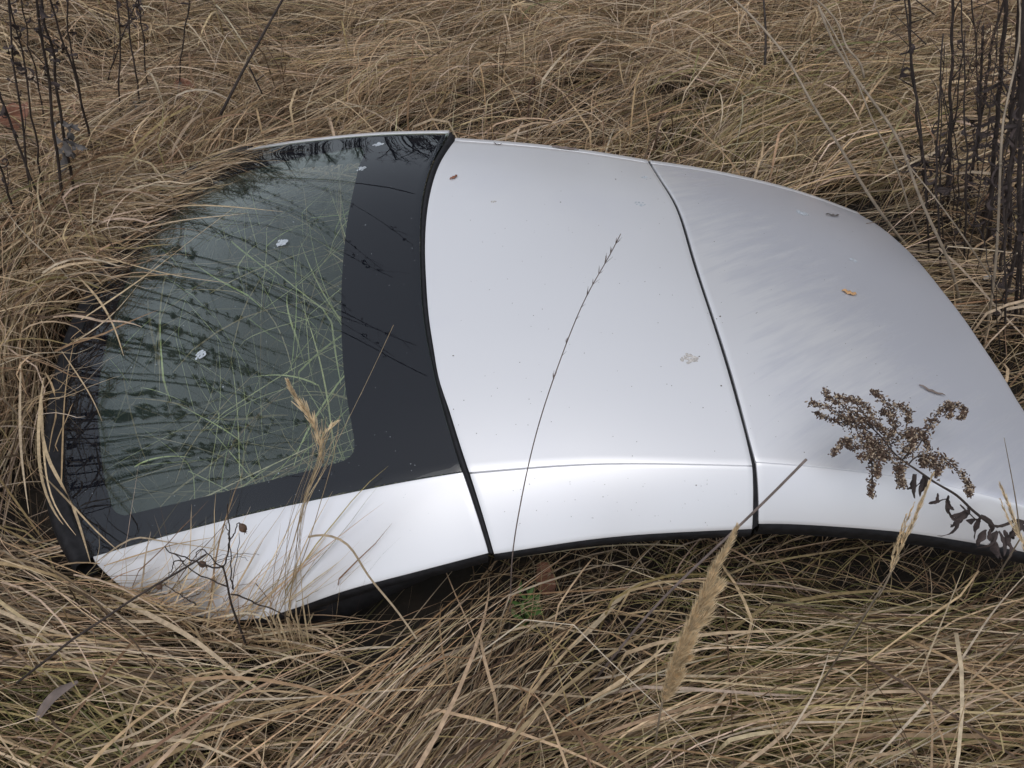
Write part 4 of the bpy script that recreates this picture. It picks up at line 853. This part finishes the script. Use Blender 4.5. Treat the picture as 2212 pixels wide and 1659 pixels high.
# grass bunch with a seed plume over the rear window
Yb = .70
bunch = plant('grass_bunch', 'tall straw grass bunch with a curved seed plume over the rear window', 'grass', at(610, 1330, .05))
mb = MB()
for j, c in enumerate([[(600, 1330), (630, 1200), (655, 1090), (683, 1010), (698, 935)], [(585, 1330), (640, 1180), (668, 1060), (690, 990), (672, 930)], [(640, 1330), (640, 1200), (655, 1080), (690, 990), (720, 915)], [(560, 1340), (625, 1195), (662, 1080), (690, 985), (705, 900)], [(620, 1330), (650, 1150), (672, 1040), (700, 960), (715, 930)], [(655, 1310), (648, 1180), (664, 1060), (690, 1000), (695, 905)],
                       [(630, 1330), (620, 1250), (640, 1150), (700, 1010), (780, 850), (850, 702)]]):
    P = crv(vpath(c, Yb+np.linspace(-.02, .03, len(c))+rng.normal(0, .006)), 18); P = np.r_[[P[0]+np.array([rng.normal(0, .02), -.03, -max(.02, P[0][2]-.02)])], P]
    if j < 6:
        for q in range(2): mb.ribbon(P+np.c_[rng.normal(0, .012)+np.linspace(1, -.6, len(P))*rng.normal(0, .02), np.full(len(P), rng.normal(0, .008)), np.zeros(len(P))], np.linspace(.003, .0009, len(P)), roll=rng.uniform(-.5, .8), col=tuple(np.array([.50, .38, .24])*rng.uniform(.7, 1.15)))
    mb.ribbon(P, np.linspace(.0045, .0012, len(P)) if j < 6 else np.linspace(.0018, .0006, len(P)), roll=rng.uniform(-.5, .8), col=tuple(np.array([.50, .39, .24])*rng.uniform(.75, 1.15)))
sub(mb, 'blades', M['straw'], bunch)
mb = MB(); P = crv(vpath([(698, 1000), (688, 950), (668, 900), (645, 868), (632, 845), (622, 822)], [.72, .73, .735, .74, .74, .74]), 16); mb.tube(P, .0011, 4); feather(mb, P, 170, .020, .0026, .35, clump=12)
B = crv(vpath([(690, 990), (700, 940), (722, 915), (731, 905)], [.72, .73, .735, .74]), 8); feather(mb, B, 40, .014, .002, .3)
sub(mb, 'plume', M['straw'], bunch)
P = crv(vpath([(665, 1160), (700, 1156), (745, 1172), (790, 1235), (850, 1310), (900, 1380)], [.70, .70, .69, .67, .64, .6]), 18); mb = MB(); mb.ribbon(P, np.linspace(.0045, .003, 18), col=(.42, .33, .22)); sub(mb, 'bent_blade', M['straw'], bunch)

# thorny twig with brown buds in front of the rear pillar
def tw(c): return [q8(*k) for k in c]
P = crv(vpath(tw([(1900, 1150), (1830, 960), (1760, 760), (1720, 560), (1690, 440)]), .66), 16)
st = plant('bud_twig', 'branched reddish twig with brown buds before the rear pillar', 'twig', P[0]); mb = MB(); mb.tube(P, np.linspace(.0024, .0015, 16), 6)
for c, r in (([(1690, 440), (1730, 320), (1745, 200), (1750, 100), (1740, 0), (1725, -150)], .0015), ([(1745, 195), (1790, 140), (1810, 60), (1825, 20), (1840, 40)], .0012), ([(1745, 190), (1735, 100), (1710, 50)], .0011), ([(1690, 435), (1570, 430), (1480, 400), (1330, 340), (1210, 300), (1150, 245)], .0017), ([(1690, 440), (1600, 370), (1490, 270), (1440, 320), (1440, 350)], .0012),
             ([(1730, 620), (1550, 545), (1370, 440), (1280, 350), (1210, 290)], .0014), ([(1770, 680), (1900, 730), (2040, 790), (2200, 850), (2330, 920)], .0016), ([(1780, 640), (1765, 500), (1760, 350), (1745, 180)], .0014), ([(1765, 630), (1800, 420), (1825, 250), (1840, 120)], .0008), ([(1340, 380), (1260, 370), (1220, 440), (1180, 520)], .0012), ([(1960, 775), (2040, 740), (2085, 695)], .001), ([(1440, 780), (1280, 680), (1140, 590)], .0014),
             ([(1560, 430), (1700, 370), (1850, 345), (1920, 370)], .0006), ([(1600, 400), (1750, 330), (1880, 310), (2020, 320)], .0006), ([(1520, 400), (1650, 330), (1800, 340)], .0005), ([(1280, 440), (1400, 380), (1500, 330), (1620, 310)], .0005)):
    Q = crv(vpath(tw(c), .66+np.linspace(0, .015, len(c))), 14); Q = wob(Q, .0008); mb.tube(Q, np.linspace(r, r*.55, 14), 5)
sub(mb, 'stem', M['weed'], st)
def bud(c, L, w, parent, tilt):
    mb = MB(); P = atY(*q8(*c), .668); d = np.array([tilt, -.2, -1.]); d /= np.linalg.norm(d); t = np.linspace(0, 1, 9); mb.tube([P+d*L*k for k in t], w*np.sin(np.pi*np.clip(t*.8+.08, 0, 1))*np.where(t > .75, .6, 1), 8)
    for k in range(5): mb.tube([P+d*L*.85, P+d*L*1.15+rng.normal(0, .0022, 3)], [.0009, .0003], 3)
    sub(mb, 'bud', M['bud'], parent)
bud((1845, 35), .019, .0062, st, .25); bud((1455, 390), .016, .0055, st, 1.4)
P = crv(vpath(tw([(300, 1100), (560, 930), (840, 740), (1160, 545), (1420, 390), (1530, 318)]), [.60, .615, .63, .645, .655, .66]), 18); d = P[0]-P[1]; d /= np.linalg.norm(d); P = np.r_[[P[0]+d*.16+[0, 0, -.02]], P]
st = plant('long_twig', 'long dark twig slanting up to the rear pillar with a small bud', 'twig', P[0]); mb = MB(); mb.tube(P, np.linspace(.0022, .0016, len(P)), 6); sub(mb, 'stem', M['weed'], st); bud((1075, 590), .014, .0055, st, .4)

# goldenrod bent over the front panel
def g9(c, h):                          # pixel of the close-up, height above the paint there
    x, y = q9(*c); p, nn = hit(x, y)
    if p is None: return at(x, y, .22+h)
    return at(x, y, p[2]+h)
MAIN = [((2010, 1120), .03), ((1930, 1200), .03), ((1820, 1165), .04), ((1740, 1185), .05), ((1650, 1215), .055), ((1560, 1180), .065), ((1420, 1070), .075), ((1290, 950), .085), ((1120, 850), .09), ((960, 740), .095), ((840, 660), .10), ((740, 560), .105), ((690, 490), .11), ((600, 400), .115), ((450, 260), .12)]
P = crv([g9(c, h) for c, h in MAIN], 44)
gold = plant('goldenrod', 'dead goldenrod with a brown seed plume hanging over the front panel', 'weed', P[0]); mb = MB(); mb.tube(P, np.linspace(.0034, .0011, 44), 6)
BR = [[(600, 400), (450, 280), (300, 180), (240, 150), (205, 85)], [(560, 400), (400, 330), (240, 230), (85, 192)], [(600, 440), (450, 380), (310, 345), (135, 275)], [(620, 420), (520, 260), (420, 170), (300, 135)], [(640, 420), (600, 290), (510, 185), (400, 160)],
      [(660, 470), (560, 470), (430, 480), (340, 530), (270, 620)], [(700, 560), (600, 560), (480, 545), (420, 560), (400, 500)], [(720, 600), (640, 560), (590, 640), (600, 760), (590, 880), (595, 965)], [(760, 600), (680, 620), (650, 720), (640, 800)], [(840, 650), (720, 640), (560, 630), (490, 640)],
      [(800, 440), (770, 300), (720, 200), (650, 130), (610, 90)], [(760, 230), (830, 220), (900, 280), (890, 345)], [(700, 500), (780, 430), (720, 280), (680, 260)], [(730, 540), (820, 500), (900, 430), (980, 430), (1040, 490), (1060, 570)], [(820, 620), (880, 560), (960, 480), (1020, 460)], [(850, 660), (900, 600), (940, 520), (900, 450)],
      [(960, 580), (1000, 520), (1040, 440), (1110, 320), (1190, 230), (1280, 200), (1350, 230), (1365, 280), (1320, 320)], [(1190, 230), (1240, 220), (1235, 310)], [(900, 700), (960, 640), (1070, 625), (1180, 650), (1280, 720), (1370, 820), (1410, 900), (1395, 945)], [(1000, 620), (1030, 680), (1010, 700)], [(1050, 640), (1100, 720)], [(1180, 660), (1150, 730), (1130, 800)],
      [(880, 700), (830, 760), (850, 870)], [(860, 680), (820, 720), (840, 840), (830, 870)], [(760, 580), (700, 420), (650, 380)], [(700, 500), (600, 520), (530, 440)], [(680, 450), (560, 340), (450, 330), (330, 300)], [(720, 520), (640, 600), (570, 590)]]
seeds = MB()
def seed(c, s_):
    d = rng.normal(0, 1, 3); d /= np.linalg.norm(d); e = np.cross(d, rng.normal(0, 1, 3)); e /= np.linalg.norm(e); f = np.cross(d, e)
    mi = 0 if rng.random() < .72 else 1
    seeds.add([c-d*s_, c+e*s_*.45+f*s_*.2, c-e*s_*.45+f*s_*.2, c+d*s_, c-f*s_*.45], [(0, 1, 4), (0, 4, 2), (0, 2, 1), (3, 4, 1), (3, 2, 4), (3, 1, 2)], mi)
for b in BR:
    hs_ = .105+rng.uniform(-.02, .025); Q = crv([g9(c, hs_+.01*math.sin(i)) for i, c in enumerate(b)], 16); mb.tube(Q, np.linspace(.0013, .0005, 16), 4)
    n = int(len(b)*52)
    for k in range(n):
        u = 1-rng.random()**1.3*.85; i = min(int(u*15), 14); q = Q[i]+(Q[i+1]-Q[i])*(u*15-i)
        seed(q+rng.normal(0, .0048*(1.25-.7*u), 3), rng.uniform(.0022, .0044))
sub(mb, 'stem', M['weed'], gold); tag(sub(seeds, 'seed_head', [M['seed'], M['seedpale']], gold), kind='stuff')
for c, n in (((1020, 800), 3), ((1150, 920), 1), ((1230, 980), 4), ((1310, 1040), 1), ((1400, 1080), 3), ((1340, 1150), 3), ((1500, 1140), 4), ((1560, 1240), 3), ((1640, 1260), 4), ((1700, 1250), 4), ((1600, 1320), 3), ((1830, 1180), 3), ((960, 770), 2)):
    for k in range(n):
        mb = MB(); p = g9((c[0]+rng.normal(0, 12), c[1]+rng.normal(0, 10)), .06); curled(mb, p, [rng.normal(-.3, .5), -.6+rng.normal(0, .3), -.2], rng.uniform(.03, .06), rng.uniform(.006, .013), rng.uniform(.1, .5)); sub(mb, 'dead_leaf', M['weed_leaf'], gold)

# ------------------------------------------------------------------ litter on the roof
def flat_leaf(name, px, w, m, label, cat, lift=.002, curl=.003):
    pts = []
    for a, b in px:
        p, nn = hit(a, b); pts.append(p+nn*lift if p is not None else at(a, b, .3))
    P = crv(pts, 9); t = np.linspace(0, 1, 9); P = P+np.array([0, 0, 1.])*(curl*np.sin(t*9)**2)[:, None]
    top = MB(); top.ribbon(P, w*np.sin(np.pi*np.clip(.08+.88*t, 0, 1))**.7, fold=.12); n = len(top.v)
    vs = list(top.v)+[(a, b, c-.0007) for a, b, c in top.v]; fs = list(top.f)+[tuple(i+n for i in f[::-1]) for f in top.f]
    mb = MB(); mb.add(vs, fs); return tag(mb.build(name, m, loc=tuple(P[4])), label, cat)
flat_leaf('leaf_scrap', [(972, 388), (980, 385), (988, 380)], .009, M['redleaf'], 'small reddish leaf scrap on the middle panel near its rear seam', 'leaf')
flat_leaf('leaf_scrap', [(1818, 628), (1834, 635), (1850, 638)], .012, M['tanleaf'], 'orange tan leaf scrap lying on the front panel', 'leaf', curl=.005)
flat_leaf('twig_scrap', [(1984, 833), (2010, 847), (2040, 856)], .006, M['greycane'], 'grey bark strip lying on the front panel above the goldenrod', 'twig', lift=.003)
flat_leaf('leaf_scrap', [(1783, 464), (1797, 467), (1812, 467)], .008, M['grey_leaf'], 'curled dark leaf scrap on the front panel near its far edge', 'leaf', lift=.003)
flat_leaf('leaf_scrap', [(1192, 318), (1222, 322), (1250, 325)], .012, M['greycane'], 'curled brown leaf on the far edge of the middle panel', 'leaf', curl=.004)
flat_leaf('twig_scrap', [(1066, 310), (1076, 314), (1086, 313)], .003, M['weed'], 'tiny dark twig near the far rear corner of the middle panel', 'twig')
# bird droppings and specks stuck to the panels
def splat(px, parent, m, r, n, spread=1.):
    p, nn = hit(*px)
    if p is None: return
    a = np.cross(nn, (0, 1., 0.3)); a /= np.linalg.norm(a); b = np.cross(nn, a); mb = MB()
    for k in range(n):
        rr = r*math.sqrt(rng.random())*spread; th = rng.uniform(0, 6.28); c = p+(a*math.cos(th)+b*math.sin(th)*.8)*rr; s_ = r*rng.uniform(.12, .3); q = 7; hh = rng.uniform(.0004, .001)
        ring = [c+(a*math.cos(6.28*i/q)+b*math.sin(6.28*i/q))*s_*rng.uniform(.6, 1.3)+nn*.0003 for i in range(q)]
        mb.add(ring+[c+nn*hh], [(i, (i+1) % q, q) for i in range(q)])
    mb.build('bird_dropping', m, parent, loc=inv)
for px, r, n in (((433, 766), .015, 40), ((609, 524), .016, 40), ((780, 364), .014, 26), ((817, 312), .016, 30), ((790, 486), .003, 4)): splat(px, pane, M['dropping'], r, n)
for px, r, n, m in (((1066, 437), .009, 9, 'stain'), ((1395, 384), .014, 14, 'dropping'), ((1381, 440), .014, 14, 'dropping'), ((1488, 775), .016, 34, 'stain')): splat(px, mid_p, M[m], r, n)
for px, r, n, m in (((1732, 460), .018, 26, 'dropping'), ((1720, 452), .005, 5, 'dropping'), ((1843, 562), .011, 16, 'dropping')): splat(px, front_p, M[m], r, n)
def specks(n, x0, x1, y0, y1, parent, m, smin=.0005, smax=.0013):
    mb = MB()
    for k in range(n):
        p, nn = hit(rng.uniform(x0, x1), rng.uniform(y0, y1))
        if p is None: continue
        s_ = rng.uniform(smin, smax)*(2 if rng.random() < .06 else 1); q = p+nn*.0004
        mb.add([q+np.array([s_*math.cos(1.57*i+k), s_*math.sin(1.57*i+k)*rng.uniform(.5, 1.4), 0]) for i in range(4)]+[q+nn*s_*.6], [(0, 1, 4), (1, 2, 4), (2, 3, 4), (3, 0, 4)])
    tag(mb.build('dirt_specks', m, parent, loc=inv), kind='stuff')
specks(110, 960, 1560, 330, 990, mid_p, M['speck']); specks(50, 1080, 1600, 1030, 1140, rail_m, M['speck'], .0004, .001); specks(70, 1560, 2050, 420, 980, front_p, M['speck'], .0004, .0011); specks(200, 180, 940, 320, 1150, pane, M['dropping'], .0004, .0010)

# ------------------------------------------------------------------ small things on the ground
def ground_leaf(px, z, size, m, label, name='fallen_leaf'):
    p = at(px[0], px[1], z); mb = MB(); n = 14; a0 = rng.uniform(0, 6.28); ring = []
    for k in range(n):
        a = 6.28*k/n; r_ = size*(.75+.25*math.cos(2*a))*rng.uniform(.75, 1.1); ring.append(p+np.array([math.cos(a+a0)*r_, math.sin(a+a0)*r_, rng.normal(0, size*.12)+.5*size*math.sin(a+a0)]))
    mb.add(ring+[p+np.array([0, 0, size*.15])]+[q-np.array([0, 0, .001]) for q in ring], [(i, (i+1) % n, n) for i in range(n)]+[((i+1) % n+n+1, i+n+1, n) for i in range(n)])
    return tag(mb.build(name, m, loc=tuple(p)), label, 'leaf')
ground_leaf((1178, 1250), .075, .036, M['redleaf'], 'russet dead leaf in the shade under the first seam')
ground_leaf((402, 192), .16, .05, M['redleaf'], 'russet dead leaf in the grass among the upper left stalks')
ground_leaf((32, 250), .15, .06, M['redleaf'], 'russet dead leaf in the grass at the upper left frame edge')
p = at(1140, 1325, .09); mb = MB()
for k in range(26):
    a = rng.uniform(0, 6.28); L = rng.uniform(.012, .035); q = p+np.array([rng.normal(0, .012), rng.normal(0, .018), rng.uniform(-.01, .02)]); e = np.array([math.cos(a), math.sin(a), .5])*L; mb.ribbon([q, q+e*.5+[0, 0, .004], q+e], [.002, .009, .001], fold=.15)
    mb.tube([p-[0, 0, .06], q], [.0008, .0005], 3)
tag(mb.build('green_sprout', M['green'], loc=tuple(p)), 'small green feathery sprout in the grass below the first seam', 'plant')
P = crv([at(78, 1555, .15), at(120, 1500, .175), at(168, 1472, .17)], 8); mb = MB(); mb.ribbon(P, [.014, .026, .032, .032, .03, .026, .018, .010], roll=.4, fold=.25); mb.ribbon(P-[0, 0, .002], [.014, .026, .032, .032, .03, .026, .018, .010], roll=.5, fold=-.1)
tag(mb.build('dead_leaf', M['greycane'], loc=tuple(P[0])), 'withered grey leaf lying in the grass at the lower left', 'leaf')
# black plastic scrap with a white chip between the right-hand stalks
p = at(*q5(1880, 955), .10); sp = empty('plastic_scrap', 'small black plastic scrap with a white chip between the right-hand stalks', 'litter', tuple(p)); mb = MB(); a_ = np.linspace(0, 6.28, 11)[:-1]
ring = lambda r, z: [p+np.array([r*math.cos(t)*(1+.25*math.sin(3*t)), r*.8*math.sin(t), z+.006*math.sin(2*t)]) for t in a_]
vs = ring(.02, -.02)+ring(.045, 0)+ring(.034, .012)+[p+np.array([0, 0, .006])]; n = len(a_)
mb.add(vs, [(i+k*n, (i+1) % n+k*n, (i+1) % n+(k+1)*n, i+(k+1)*n) for k in (0, 1) for i in range(n)]+[(2*n+i, 2*n+(i+1) % n, 3*n) for i in range(n)]); sub(mb, 'shell', M['rubber'], sp)
mb = MB(); c = p+np.array([.004, -.012, .024]); mb.add([c+np.array([.011*math.cos(t), .012*math.sin(t), .004*math.cos(t)]) for t in a_[:7]]+[c+np.array([.011*math.cos(t), .012*math.sin(t), .004*math.cos(t)-.002]) for t in a_[:7]], [tuple(range(7)), tuple(range(13, 6, -1))]+[(i, i+7, (i+1) % 7+7, (i+1) % 7) for i in range(7)]); sub(mb, 'chip', simple('white_plastic', (.75, .75, .74), .5, var=.1), sp)
